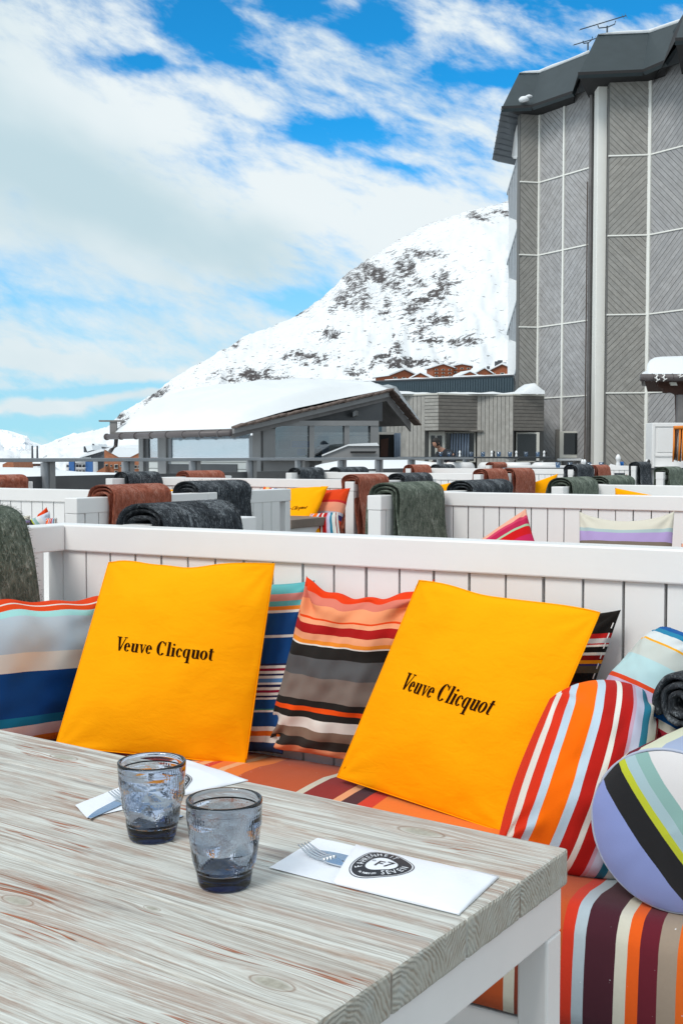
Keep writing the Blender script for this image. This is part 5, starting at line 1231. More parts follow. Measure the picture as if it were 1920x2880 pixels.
# bolster: striped end disc facing the camera
def bolster():
    C0 = P(1884, 2368, 1.80); C0.z = max(C0.z, .505 + .135); ax = Vector((.60, .80, -.02)).normalized(); e1 = Vector((ax.y, -ax.x, 0)).normalized(); e2 = e1.cross(ax) * -1
    if e2.z < 0: e2 = -e2
    Rr = .138; t = thing('bolster', 'round bolster with a black, lime and periwinkle striped end, lying on the seat at right', 'bolster', C0)
    prof = [(0, -.030), (.3, -.029), (.6, -.024), (.85, -.014), (.96, -.004)]
    vs = []; uvs = []; n = 56
    for r, d_ in prof:
        for k in range(n):
            a = 2 * pi * k / n; sq = 1 + .02 * noise.noise(Vector((cos(a) * 2, sin(a) * 2, 1)))
            w1, w2 = r * cos(a) * sq, r * sin(a) * sq; vs.append((e1 * w1 + e2 * w2 * .97) * Rr + ax * (d_ + .004 * noise.noise(Vector((w1 * 4, w2 * 4, 0))))); uvs.append((.5 + w1 * .5, .5 + w2 * .5))
    m2 = MB().add(vs, [(i * n + k, i * n + (k + 1) % n, (i + 1) * n + (k + 1) % n, (i + 1) * n + k) for i in range(len(prof) - 1) for k in range(n)], uvs).build('end_panel', 'bolster_end', t, smooth=True)
    vs = []; uvs = []; m_ = 34
    for i in range(m_ + 1):
        d_ = -.004 + .66 * i / m_; rr = 1.0 - (.04 * (1 - min(1, i / 2))) - .02 * (i == 0)
        for k in range(n + 1):
            a = 2 * pi * k / n; sq = 1 + .03 * noise.noise(Vector((cos(a) * 2, sin(a) * 2, 1 + d_ * 4))) + .01 * noise.noise(Vector((cos(a) * 6, sin(a) * 6, d_ * 14)))
            vs.append((e1 * cos(a) + e2 * sin(a) * .97) * Rr * rr * sq + ax * d_); uvs.append((k / n, i / m_))
    R = n + 1
    MB().add(vs, [(i * R + k, (i + 1) * R + k, (i + 1) * R + k + 1, i * R + k + 1) for i in range(m_) for k in range(n)], uvs).build('side_cover', 'bolster_side', t, smooth=True)
    MB().tube([(e1 * cos(2 * pi * k / 60) + e2 * sin(2 * pi * k / 60) * .97) * Rr * .972 for k in range(61)], .0028, 6, caps=False).build('piping', 'bolster_side', t, smooth=True)
    vs = [(e1 * cos(2 * pi * k / 30) + e2 * sin(2 * pi * k / 30)) * Rr + ax * .656 for k in range(30)]; MB().add(vs, [tuple(range(30))]).build('back_panel', 'bolster_end', t)
peri = (.27, .33, .66); lime = (.52, .56, .03); paq = (.38, .52, .56); tg = (.26, .44, .41); wh = (.70, .68, .68)
def m_be(g):
    u = g.coord('UV'); x, y, z = g.sep(u); d_ = (x - .5) * (2 * .77) + (y - .5) * (2 * .64)
    f = d_ * .5 + .5 + (g.noise(u, 200, 1) - .5) * .004
    c = g.ramp(f, [(0, peri), (.335, (.010, .010, .012)), (.485, lime), (.535, paq), (.60, tg), (.68, wh), (.86, (.55, .60, .70))], 'CONSTANT')
    n = g.noise(u, 160, 4, .7); c = g.mix(n * .35, c, g.mix(1.0, c, (.6, .6, .6), 'MULTIPLY')); return c, weave(g, 700)
mat('bolster_end', m_be, rough=.9, bump=(.2, .0015), spec=.15, sheen=.15)
m_stripes('bolster_side', [(.10, (.45, .50, .62)), (.09, (.66, .70, .70)), (.085, (.36, .43, .60)), (.05, (.66, .68, .52)), (.028, (.15, .012, .03)), (.075, (.66, .68, .50)), (.10, (.5, .53, .66)), (.04, (.15, .01, .03)), (.20, (.55, .58, .50)), (.23, (.5, .53, .66))], axis='x')
bolster()
# rolled charcoal blanket at right edge
def roll():
    c = P(1906, 1978, 2.03); ax = Vector((.72, .69, .0)).normalized(); e1 = Vector((ax.y, -ax.x, 0)); e2 = Vector((0, 0, 1))
    t = thing('rolled_blanket', 'tightly rolled charcoal wool blanket resting on the bolster at the right edge', 'blanket', c)
    turns = 2.6; n = 90; vs = []; m_ = 16; 
    for i in range(n + 1):
        a = turns * 2 * pi * i / n; r = .012 + .040 * i / n
        for (dr_) in (-.0062, .0062):
            for j in range(m_ + 1):
                s = j / m_; en = .006 * noise.noise(Vector((a * .6, s, 2))) if j in (0, m_) else 0
                q = noise.noise(Vector((a * 1.4, s * 5, 3))) * .004 + noise.noise(Vector((a * 9, s * 30, 3))) * .0018
                rr = r + dr_ + q; vs.append((e1 * cos(a) + e2 * sin(a)) * rr + ax * (s * .34 + en - .0))
    R = m_ + 1; fs = []
    for i in range(n):
        for l_ in (0, 1):
            b = (2 * i + l_) * R; c2 = b + 2 * R
            for j in range(m_): fs.append((b + j, b + j + 1, c2 + j + 1, c2 + j))
        b = 2 * i * R; fs.append((b, b + 2 * R, b + 3 * R, b + R)); b += m_; fs.append((b, b + R, b + 3 * R, b + 2 * R))
    for b in (0, 2 * n * R):
        for j in range(m_): fs.append((b + j, b + j + 1, b + R + j + 1, b + R + j))
    o = MB().add(vs, fs).build('rolled_wool', 'wool_charcoal', t, smooth=True); s_ = o.modifiers.new('sub', 'SUBSURF'); s_.levels = 1; s_.render_levels = 1
roll()
# ---- middle distance cushions
m_stripes('stripes_berry', [(.3, (.6, .5, .1)), (.05, (.35, .60, .25)), (.04, (.85, .70, .02)), (.12, (.45, .008, .015)), (.14, (.60, .02, .10)), (.15, (.62, .01, .012)), (.04, (.40, .55, .35)), (.10, (.50, .02, .08)), (.06, (.62, .05, .12)), (.14, (.82, .40, .28))])
Pil([P(1246, 1590, 5.2), P(1478, 1430, 5.3), P(1536, 1600, 5.1), P(1300, 1745, 5.0)], T=.14, pinch=.05, seed=21).build('striped_cushion', 'stripes_berry', 'pink, red and green striped cushion leaning on the second row bench', n=36)
m_stripes('stripes_lilac', [(.66, (.012, .010, .012)), (.055, (.20, .155, .12)), (.095, (.42, .31, .56)), (.035, (.40, .50, .50)), (.155, (.66, .62, .52))])
Pil([P(1628, 1437, 5.15), P(1895, 1436, 4.98), P(1880, 1775, 4.80), P(1622, 1750, 4.95)], T=.13, pinch=.02, seed=22, top=lambda u: -.085 * max(0, sin(pi * u)) ** .7).build('striped_cushion', 'stripes_lilac', 'long cushion in cream, lilac and taupe bands on the second row bench', n=36)
m_stripes('stripes_deck', [(.16, (.80, .12, .02)), (.14, (.85, .55, .20)), (.10, (.62, .06, .06)), (.08, W_), (.14, (.04, .10, .38)), (.20, (.27, .23, .21)), (.12, W_)], axis='x')
Pil([P(742, 1368, 8.6), P(810, 1378, 8.4), P(790, 1486, 8.2), P(712, 1476, 8.35)], T=.10, pinch=.03, seed=23).build('striped_cushion', 'stripes_deck', 'small striped cushion left of the distant lettered yellow one', n=24)
pv = Pil([P(800, 1376, 8.35), P(923, 1367, 8.2), P(862, 1508, 7.95), P(752, 1500, 8.1)], T=.12, pinch=.02, seed=24)
o = pv.build('yellow_cushion', 'yellow_cotton', 'small distant yellow cushion with lettering on the third row bench', n=30)
lettering(pv, 'Veuve Clicquot', .24, .37, .085, .0885, o, shear=.3, slope=.012)
m_stripes('stripes_red', [(.25, (.70, .05, .012)), (.10, (.05, .03, .12)), (.06, (.5, .45, .5)), (.20, (.80, .32, .20)), (.05, (.6, .03, .03)), (.30, (.72, .06, .012))])
Pil([P(905, 1378, 8.35), P(985, 1372, 8.2), P(950, 1500, 8.1), P(850, 1500, 8.25)], T=.12, seed=25).build('striped_cushion', 'stripes_red', 'red and coral striped cushion right behind the small lettered yellow one', n=24)
Pil([P(872, 1445, 8.0), P(950, 1440, 7.9), P(960, 1520, 7.8), P(850, 1515, 7.9)], T=.10, seed=26).build('striped_cushion', 'stripes_fire', 'white, orange and black striped cushion low beside the small lettered yellow one', n=20)
Pil([P(868, 1484, 7.9), P(893, 1474, 7.85), P(910, 1530, 7.8), P(860, 1530, 7.85)], T=.08, seed=27).build('yellow_cushion', 'yellow_cotton', 'yellow cushion corner at the foot of the red striped cushions', n=16)
for k, (c4, Y, mt, lb) in enumerate([
    ([(1195, 1369), (1289, 1354), (1270, 1440), (1190, 1440)], 9.3, 'yellow_cotton', 'yellow cushion top showing above the second row rail, right of the charcoal throw'),
    ([(1502, 1356), (1568, 1332), (1540, 1420), (1490, 1420)], 12.5, 'yellow_cotton', 'yellow cushion leaning against the black throw at right'),
    ([(1728, 1372), (1850, 1396), (1840, 1450), (1728, 1450)], 6.6, 'yellow_cotton', 'yellow wedge of a cushion behind the rail above the lilac cushion'),
    ([(444, 1374), (528, 1378), (525, 1450), (444, 1450)], 7.0, 'yellow_cotton', 'yellow cushion strip between the charcoal throws of the left benches'),
    ([(434, 1368), (452, 1382), (460, 1440), (430, 1440)], 7.2, 'stripes_red', 'coral cushion corner left of the yellow strip on the left benches'),
    ([(108, 1447), (132, 1426), (150, 1500), (100, 1500)], 4.9, 'stripes_red', 'orange tipped cushion point behind the front bench at far left'),
    ([(84, 1462), (140, 1438), (150, 1520), (80, 1520)], 4.8, 'bolster_end', 'sky blue cushion beside the orange tipped point at far left'),
    ([(40, 1452), (86, 1450), (78, 1520), (30, 1520)], 4.7, 'stripes_lilac', 'pale pink cushion sliver at the far left behind the front rail'),
    ([(130, 1458), (160, 1456), (170, 1520), (130, 1520)], 4.6, 'stripes_fire', 'orange and dark striped cushion sliver near the grey box arm at far left'),
    ([(1050, 1349), (1096, 1343), (1090, 1400), (1050, 1400)], 10.2, 'stripes_red', 'red cushion sliver beside the charcoal throw in the middle'),
    ([(1732, 1342), (1762, 1334), (1764, 1400), (1730, 1400)], 13.2, 'stripes_red', 'orange red cushion behind the green throw at right'),
    ([(1726, 1330), (1756, 1330), (1756, 1345), (1726, 1345)], 13.4, 'wool_charcoal', 'black rolled cushion above the orange red one at right'),
    ([(1914, 1529), (1990, 1520), (1990, 1640), (1914, 1640)], 4.3, 'stripes_berry', 'dark pink cushion edge at the right rim of the picture')]):
    Pil([P(x, y, Y) for x, y in c4], T=.08, pinch=.02, seed=30 + k).build('yellow_cushion' if mt == 'yellow_cotton' else 'striped_cushion', mt, lb, n=16)

# ================================================================== NEAR TABLE
Cc = Pz(1598, 2385, .75); Lc = Pz(0, 2050, .75); ud = (Cc - Lc).normalized(); THt = atan2(-ud.y, ud.x)
TB = thing('dining_table', 'weathered whitewashed timber table on white legs in the foreground', 'table', (Cc.x, Cc.y, 0), -THt)
def tl(px, py, z=.75):
    q = Pz(px, py, z) - Cc; return (q.x * cos(THt) - q.y * sin(THt), q.x * sin(THt) + q.y * cos(THt))
Lt, Wt, TT = 2.15, .84, .046
for (px, py, s_) in ((50, 2533, .011), (765, 2765, .012), (1183, 2340, .016), (428, 2555, .0055), (180, 2130, .014)):
    x, y = tl(px, py); KNOTS.append((x, y, s_))
mat('table_timber', m_timber, rough=.6, bump=(.7, .003), spec=.25)
wid = [.135, .128, .15, .125, .155, .147]; y = 0
for k, w_ in enumerate(wid):
    mb = MB(); mb.box((-Lt, y - w_ + .0004, .75 - TT), (0, y - .0004, .75)); me = mb.mesh('plank', 'table_timber')
    bm = bmesh.new(); bm.from_mesh(me)
    # ragged worn end: cut the plank finely at its end and jitter the arris
    bmesh.ops.recalc_face_normals(bm, faces=bm.faces)
    ends = [e for e in bm.edges if all(abs(v.co.x) < 1e-4 for v in e.verts) and abs(e.verts[0].co.z - e.verts[1].co.z) < 1e-4]
    bmesh.ops.subdivide_edges(bm, edges=ends, cuts=14)
    for v in bm.verts:
        if abs(v.co.x) < 1e-4: v.co.x += .0012 * noise.noise(Vector((v.co.y * 60, v.co.z * 20, 3)))
    bm.to_mesh(me); bm.free()
    o = link('plank', me, TB, bevel=.004); y -= w_
ap = .058
MB().box((-.048, -Wt + .006, .75 - TT - ap), (-.006, -.006, .75 - TT - .0005)).build('apron', 'white_paint', TB, bevel=.003)
MB().box((-Lt + .01, -.05, .75 - TT - ap), (-.05, -.012, .75 - TT - .0005)).build('apron', 'white_paint', TB, bevel=.003)
MB().box((-Lt + .01, -Wt + .012, .75 - TT - ap), (-.05, -Wt + .05, .75 - TT - .0005)).build('apron', 'white_paint', TB, bevel=.003)
for x in (-.047, -Lt + .01):
    for y in (-.047, -Wt + .006):
        MB().box((x, y, 0), (x + .041, y + .041, .75 - TT - ap - .0004)).build('leg', 'white_paint', TB, bevel=.003)

# ================================================================== TUMBLERS
def tumbler(label, x, y, seed, sc=1.0):
    rnd = random.Random(seed); NA, NZ = 11, 5; H = .100
    prof = [(0, .0298), (.012, .0318), (.03, .0356), (.055, .0402), (.08, .0428), (.1, .0437)]
    def rad(z):
        for (a, ra), (b, rb_) in zip(prof, prof[1:]):
            if z <= b: return ra + (rb_ - ra) * (z - a) / (b - a)
        return prof[-1][1]
    def lat(amp):
        tab = [[rnd.uniform(-1, 1) * amp for _ in range(NA)] for _ in range(NZ + 2)]
        def f(th, z):
            t = (z - .014) / (.086 - .014) * NZ
            if t <= -.5 or t >= NZ + .5: return 0
            t = min(max(t, 0), NZ - 1e-6); j = int(t); fz = t - j
            def row(jj, a): a = (a / (2 * pi) * NA + .5 * (jj % 2)) % NA; i = int(a); return a - i, i, tab[jj]
            # linear interpolation on a staggered triangular lattice
            f0, i0, r0 = row(j, th); f1, i1, r1 = row(j + 1, th)
            a_ = r0[i0] * (1 - f0) + r0[(i0 + 1) % NA] * f0; b_ = r1[i1] * (1 - f1) + r1[(i1 + 1) % NA] * f1
            fade = min(1, (NZ - t) * 1.5, t * 2 + .2)
            return (a_ * (1 - fz) + b_ * fz) * fade
        return f
    fo, fi = lat(.0019), lat(.0016)
    n = 66; vs = []; rings = 0
    zs = [0.0, .0012, .004, .009] + [.014 + .072 * k / 20 for k in range(21)] + [.089, .093, .097, .0992, .1]
    def ring(z, r): 
        for k in range(n): a = 2 * pi * k / n; rr = r(a); vs.append((rr * cos(a), rr * sin(a), z))
    for z in zs:
        c = {0.0: -.0016, .0012: -.0006, .0992: -.0002, .1: -.0010}.get(z, 0)
        ring(z, lambda a, z=z, c=c: rad(z) + c + fo(a, z))
    rings = len(zs)
    zi = [.1, .0988, .094] + [.088 - .069 * k / 20 for k in range(21)] + [.0175, .0165]
    for z in zi:
        d_ = .0040 if z > .02 else (.0052 if z > .0165 else .012)
        ring(z, lambda a, z=z, d_=d_: max(.001, rad(z) - (.0024 if z == .1 else d_) + fi(a, z)))
    m_ = len(zs) + len(zi); fs = [(i * n + k, i * n + (k + 1) % n, (i + 1) * n + (k + 1) % n, (i + 1) * n + k) for i in range(m_ - 1) for k in range(n)]
    fs += [tuple(range(n))[::-1], tuple(range((m_ - 1) * n, m_ * n))]
    me = MB().add(vs, fs).mesh('tumbler', 'smoky_glass')
    for p in me.polygons:
        z = sum(me.vertices[i].co.z for i in p.vertices) / len(p.vertices)
        p.use_smooth = (z > .0885 or z < .013) and len(p.vertices) == 4
    bm = bmesh.new(); bm.from_mesh(me); bmesh.ops.recalc_face_normals(bm, faces=bm.faces); bm.to_mesh(me); bm.free()
    o = link('tumbler', me); o.location = (x, y, .7506); o.rotation_euler = (0, 0, seed); o.scale = (sc, sc, sc)
    return tag(o, label, 'glass', 'smoky tumblers on the near table')
q = Pz(632, 2488, .75); tumbler('smoky blue faceted tumbler, the nearer one, right of the other on the near table', q.x, q.y, 3)
q = Pz(429, 2356, .75); tumbler('smoky blue faceted tumbler, the farther one, standing on the left napkin pouch side', q.x, q.y, 11)

# ================================================================== CUTLERY POUCHES
def pouch(label, c4, t_open, seed, cut):
    """c4: lower-left tip, upper-left, upper-right, lower-right on the table (pixels)"""
    z0 = .7507; A, B, C, D = [Pz(x, y, z0) for x, y in c4]; cen = (A + B + C + D) / 4
    root = thing('cutlery_pouch', label, 'napkin pouch', (cen.x, cen.y, z0), 0, 'paper cutlery pouches')
    A, B, C, D = [p - cen for p in (A, B, C, D)]
    def pos(s, t, h=0): p = (A * (1 - t) + B * t) * (1 - s) + (D * (1 - t) + C * t) * s; return p + Vector((0, 0, h))
    def lift(s, t): return .0014 + .0060 * (max(0, sin(pi * t))) ** .7 * min(1, (1.02 - s) * 6) * 1.5 + .0012 * noise.noise(Vector((s * 7, t * 4, seed)))
    n, m_ = 40, 16
    vs = [pos(i / n, j / m_, .0004 + .0025 * max(0, .25 - i / n) * (noise.noise(Vector((j * .3, i * .2, seed))) + 1)) for i in range(n + 1) for j in range(m_ + 1)]; R = m_ + 1
    fs = [(i * R + j, (i + 1) * R + j, (i + 1) * R + j + 1, i * R + j + 1) for i in range(n) for j in range(m_)]
    o = MB().add(vs, fs).build('back_sheet', 'paper', root, smooth=True)
    def s_of(i, t): s0 = t_open[0] + (t_open[1] - t_open[0]) * t + .015 * sin(pi * t); return s0 + (1 - s0) * i / n
    vs = [pos(s_of(i, j / m_), j / m_, lift(s_of(i, j / m_), j / m_) + (.001 if i == 0 else 0)) for i in range(n + 1) for j in range(m_ + 1)]
    top = MB().add(vs, fs).build('front_sheet', 'paper', root, smooth=True); so_ = top.modifiers.new('thick', 'SOLIDIFY'); so_.thickness = .0004
    # fold skirts on the long edges and closed end
    sk = MB()
    for t in (0.0, 1.0):
        a = [pos(s_of(i, t), t, lift(s_of(i, t), t)) for i in range(n + 1)]; b = [pos(s_of(i, t), t, .0003) for i in range(n + 1)]
        sk.add(a + b, [(i, i + 1, n + 2 + i, n + 1 + i) for i in range(n)])
    a = [pos(1, j / m_, lift(1, j / m_)) for j in range(m_ + 1)]; b = [pos(1, j / m_, .0003) for j in range(m_ + 1)]; sk.add(a + b, [(j, j + 1, m_ + 2 + j, m_ + 1 + j) for j in range(m_)])
    sk.build('side_fold', 'paper', root, smooth=True)
    # cutlery inside, tips showing
    dirv = (pos(1, .5) - pos(0, .5)).normalized(); side = Vector((-dirv.y, dirv.x, 0)).normalized()
    def cut_thing(name, label, cat): 
        return thing(name, label, cat, (cen.x, cen.y, z0), 0, 'cutlery in the pouches')
    f0, f1, k0, k1 = [Vector((*(Pz(x, y, z0 + .004) - cen).xy, .0)) for x, y in cut]
    fd = (f1 - f0).normalized(); fs_ = Vector((-fd.y, fd.x, 0))
    fk = cut_thing('fork', label.split(',')[0].replace('pouch', 'pouch') and ('steel fork with tines poking from the ' + ('right' if seed == 1 else 'left') + ' paper pouch'), 'fork')
    for w_ in (-1.5, -.5, .5, 1.5):
        mb = MB(); pts = []
        for i in range(9):
            s = i / 8; pts.append(f0 + fd * (.052 * s) + fs_ * (w_ * .0052) + Vector((0, 0, .0105 - .0055 * sin(pi * s * .9) - .003 * s)))
        mb.tube(pts, [.0006 + .0011 * min(1, i / 3) for i in range(9)], 6); mb.build('tine', 'steel', fk, smooth=True)
    mb = MB(); pts = [f0 + fd * (.050 + .009 * i) + Vector((0, 0, .0052 - .0012 * min(1, i / 2))) for i in range(12)]; wv = [.0096, .0092, .0060, .0034, .003, .003, .003, .0034, .004, .0048, .0052, .004]
    mb.add([p + fs_ * w2 * sg + Vector((0, 0, dzz)) for p, w2 in zip(pts, wv) for sg in (-1, 1) for dzz in (0, -.0016)], [f_ for i in range(11) for f_ in ((4 * i, 4 * i + 4, 4 * i + 6, 4 * i + 2), (4 * i + 1, 4 * i + 3, 4 * i + 7, 4 * i + 5), (4 * i, 4 * i + 1, 4 * i + 5, 4 * i + 4), (4 * i + 2, 4 * i + 6, 4 * i + 7, 4 * i + 3))])
    mb.build('handle', 'steel', fk)
    kd = (k1 - k0).normalized(); ks = Vector((-kd.y, kd.x, 0)); kn_ = cut_thing('knife', 'table knife blade showing beside the fork in the ' + ('right' if seed == 1 else 'left') + ' paper pouch', 'knife')
    mb = MB(); up = []; 
    for i in range(14):
        s = i / 13; w2 = .0085 * min(1, (s + .02) * 3.2) ** .6; p = k0 + kd * (.11 * s) + Vector((0, 0, .0022))
        up += [p + ks * w2 + Vector((0, 0, .0010)), p - ks * (.0085 * min(1, s * 1.2 + .35)) , p + ks * w2 - Vector((0, 0, .0006))]
    mb.add(up, [f_ for i in range(13) for f_ in ((3 * i, 3 * i + 1, 3 * i + 4, 3 * i + 3), (3 * i + 1, 3 * i + 2, 3 * i + 5, 3 * i + 4), (3 * i + 2, 3 * i, 3 * i + 3, 3 * i + 5))])
    mb.build('blade', 'steel', kn_); MB().tube([k0 + kd * .11 + Vector((0, 0, .003)), k0 + kd * .150 + Vector((0, 0, .0032))], [.0025, .003], 8).build('handle', 'steel', kn_)
    return root, pos, lift, top
def glyph_polys(txt):
    cu = bpy.data.curves.new('t', 'FONT'); cu.body = txt; cu.resolution_u = 2; ob = bpy.data.objects.new('t', cu); COL.objects.link(ob)
    dg = bpy.context.evaluated_depsgraph_get(); me = ob.evaluated_get(dg).to_mesh()
    vs = [v.co.copy() for v in me.vertices]; fs = [tuple(p.vertices) for p in me.polygons]
    ob.evaluated_get(dg).to_mesh_clear(); bpy.data.objects.remove(ob); bpy.data.curves.remove(cu)
    return vs, fs
def logo(root, pos, lift, cs, ct, sx, sy, rot=0.0):
    """rounded triangular badge; local x along the pouch, y across it"""
    def M(x, y, k=0):
        xr = x * cos(rot) - y * sin(rot); yr = x * sin(rot) + y * cos(rot)
        s, t = cs + xr * sx, ct + yr * sy; return pos(s, t, lift(s, t) + .0009 + .00022 * k)
    def rr(a): return 1 + .115 * cos(3 * (a - math.radians(2)))
    N = 72
    def band(r0, r1, name, mt, k):
        vs = []; m_ = 4
        for i in range(N):
            a = 2 * pi * i / N
            for j in range(m_ + 1): r = (r0 + (r1 - r0) * j / m_) * (rr(a) if r0 > .5 or j == m_ else 1 + .07 * cos(3 * (a - .03))); vs.append(M(r * cos(a), r * sin(a), k))
        R = m_ + 1; return MB().add(vs, [(i * R + j, ((i + 1) % N) * R + j, ((i + 1) % N) * R + j + 1, i * R + j + 1) for i in range(N) for j in range(m_)]).build(name, mt, root)
    band(1.0, 1.03, 'badge_outline', 'ink_logo', 0); band(.52, .95, 'badge_ring', 'ink_logo', 0)
    mb = MB(); mw = MB()
    def put(target, ch, a, r, size, inward, k, wf=1.0):
        vs, fs = glyph_polys(ch)
        if not vs: return
        w_ = max(v.x for v in vs); up = Vector((cos(a), sin(a))) * (-1 if inward else 1); rt = Vector((up.y, -up.x)); c = Vector((cos(a), sin(a))) * r * rr(a)
        target.add([M(*(c + rt * (v.x - w_ / 2) * size * wf + up * (v.y - .35) * size), k) for v in vs], fs)
    w = 'FAHRENHEIT'
    for i, ch in enumerate(w): put(mw, ch, math.radians(222 - 146 * i / 9), .735, .36, False, 1, .72)
    w = 'SEVEN'
    for i, ch in enumerate(w): put(mw, ch, math.radians(303 + 60 * i / 4), .735, .36, True, 1, .8)
    w = 'VAL THORENS 2300'
    for i, ch in enumerate(w): put(mw, ch, math.radians(250 + 40 * i / 15) - .12, .77, .135, True, 1, .9)
    mw.build('badge_lettering', 'paper_print', root)
    for txt, x, y, s_ in (('F', -.20, -.24, .62), ('7', .10, -.18, .62), ('o', -.42, .06, .26)):
        vs, fs = glyph_polys(txt); mb.add([M(x + v.x * s_, y + v.y * s_, 1) for v in vs], fs)
    mb.build('badge_lettering', 'ink_logo', root)
r_, pos, lift, top = pouch('white paper cutlery pouch with round black badge, right one, near the table corner', [(757, 2442), (893, 2358), (1402, 2468), (1290, 2574)], (.36, .235), 1, [(852, 2386), (985, 2440), (884, 2388), (1005, 2419)])
logo(r_, pos, lift, .495, .50, .142, .335, 0.0)
r_, pos, lift, top = pouch('white paper cutlery pouch behind the farther tumbler, left one', [(252, 2300), (212, 2266), (525, 2146), (700, 2196)][:0] or [(245, 2302), (212, 2266), (520, 2138), (698, 2196)], (.40, .40), 2, [(318, 2236), (400, 2262), (250, 2298), (352, 2244)])
logo(r_, pos, lift, .60, .42, .125, .33, 0.0)

# ================================================================== FAR TABLES, GLASSES, MILLS, CHAIRS, PERSON
def glass_mesh():
    return MB().lathe([(.030, 0), (.036, .03), (.043, .09), (.041, .09), (.034, .012), (.001, .012)], 14).mesh('far_tumbler', 'far_glass', True)
gm = glass_mesh()
def mill_mesh(mt): return MB().lathe([(.026, 0), (.030, .01), (.022, .05), (.018, .07), (.026, .085), (.030, .105), (.022, .13), (.012, .145), (.001, .15)], 14).mesh('mill', mt, True)
mw_, mk_ = mill_mesh('porcelain'), mill_mesh('pepper_black')
def long_table(px0, px1, py, Y0, Y1, zdeck, label, th_=.03):
    a, b_ = P(px0, py, Y0), P(px1, py, Y1); zt = (a.z + b_.z) / 2; c = Vector((a.x, a.y, zdeck)); t = thing('long_table', label, 'table', c)
    d_ = Vector((b_.x - a.x, b_.y - a.y, 0)); n = Vector((-d_.y, d_.x, 0)).normalized()
    MB().prism([Vector((0, 0, zt - zdeck - th_)), d_ + Vector((0, 0, zt - zdeck - th_)), d_ + n * .75 + Vector((0, 0, zt - zdeck - th_)), n * .75 + Vector((0, 0, zt - zdeck - th_))], (0, 0, th_)).build('tabletop', 'table_slate', t, bevel=.004)
    k = max(2, int(d_.length / 1.0))
    for i in range(k):
        q = d_ * ((i + .5) / k) + n * .37
        MB().lathe([(.17, 0), (.17, .02), (.035, .05), (.035, zt - zdeck - .12), (.06, zt - zdeck - .06), (.14, zt - zdeck - th_ - .001)], 16, q).build('leg', 'white_plain', t, smooth=True)
    return a, d_, n, zt
def place(me, nm, p, label, cat, grp, sc=1.0):
    o = link(nm, me); o.location = p; o.scale = (sc,) * 3; tag(o, label, cat, grp); return o
a, d_, n, zt = long_table(1155, 1560, 1284.5, 20.6, 21.4, .34, 'farther long dark topped table in front of the annex windows')
def on(px, Y): return P(px, 1284, Y)
for i, px in enumerate((1238, 1262, 1324, 1357, 1401, 1433, 1478, 1511)):
    q = on(px, 20.9 + .25 * (i % 2)); place(gm, 'far_tumbler', (q.x, q.y, zt + .001), 'small blue glass on the farther table before the annex, ' + ORD[i] + ' from the left', 'glass', 'glasses on the farther table')
for i, px in enumerate((1292, 1382, 1388, 1451, 1529, 1533)):
    q = on(px, 20.8 + .1 * (i % 3)); dark = i in (2, 5); place(mk_ if dark else mw_, 'mill', (q.x, q.y, zt + .001), ('dark pepper mill on the farther table, the ' + ('left' if i == 2 else 'right') + ' one of two') if dark else ('white salt mill on the farther table, ' + {0: 'first', 1: 'second', 3: 'third', 4: 'fourth'}[i] + ' from the left'), 'mill', 'pepper mills on the farther table' if dark else 'salt mills on the farther table', .75)
a, d_, n, zt = long_table(1415, 1990, 1316, 18.9, 18.7, .34, 'nearer long dark topped table at right, set with glasses and white mills')
for i, px in enumerate((1568, 1602, 1655, 1690, 1838, 1844, 1869, 1876, 1902, 1910)):
    q = on(px, 19.05 + .3 * (i % 2)); place(gm, 'far_tumbler', (q.x, q.y, zt + .001), 'small blue glass on the nearer long table at right, ' + ORD[i] + ' from the left', 'glass', 'glasses on the nearer long table', 1.0)
for i, px in enumerate((1637, 1643, 1737, 1818, 1823, 1912)):
    q = on(px, 19.0 + .1 * (i % 2)); place(mw_ if i != 4 else mk_, 'mill', (q.x, q.y, zt + .001), ['stout white mill left of the tall round headed one on the nearer long table', 'second white mill beside the stout one on the nearer long table', 'tall white mill with a round head on the nearer long table', 'white mill left of the glasses by the cabinet', 'black mill hiding behind the white mill by the cabinet', 'white mill nearest the right edge of the picture'][i], 'mill', None, 1.5 if i == 2 else .95)
q = on(1747, 19.1); o = MB().lathe([(.035, 0), (.036, .09), (.03, .10), (.001, .1)], 14).build('blue_cup', 'blue_plastic', smooth=True); o.location = (q.x, q.y, zt + .001); tag(o, 'bright blue cup beside the tall white mill', 'cup')
q = on(1715, 18.95); 
for i, (px, wd) in enumerate(((1628, .07), (1666, .10), (1724, .09), (1775, .07), (1780, .08))):
    q = on(px, 19.0); mb = MB(); mb.add([(-wd, 0, 0), (wd, 0, 0), (wd * .7, .04, 0), (-wd * .8, .05, 0), (-wd * .5, .02, .07), (wd * .3, .02, .05)], [(0, 1, 5, 4), (1, 2, 5), (2, 3, 4, 5), (3, 0, 4), (0, 3, 2, 1)])
    o = mb.build('folded_napkin', 'white_plain' if i != 3 else 'charcoal_clad', bevel=.004); o.location = (q.x, q.y, zt + .001); tag(o, ('dark' if i == 3 else 'white') + ' folded napkin on the nearer long table, ' + ['leftmost of all', 'second from the left', 'left of the tall round headed mill', 'right of the blue cup', 'the white one farthest right'][i], 'napkin', 'folded napkins on the nearer long table')
for i, px in enumerate((1665, 1860, 1890)):
    q = on(px, 18.95); o = MB().lathe([(.001, .004), (.08, .004), (.12, .016), (.124, .02), (.001, .008)], 24).build('plate', 'porcelain', smooth=True); o.location = (q.x, q.y, zt + .001); tag(o, 'white plate on the nearer long table, ' + ['left of the blue cup', 'among the glasses by the cabinet', 'nearest the right edge'][i], 'plate', 'plates on the nearer long table')
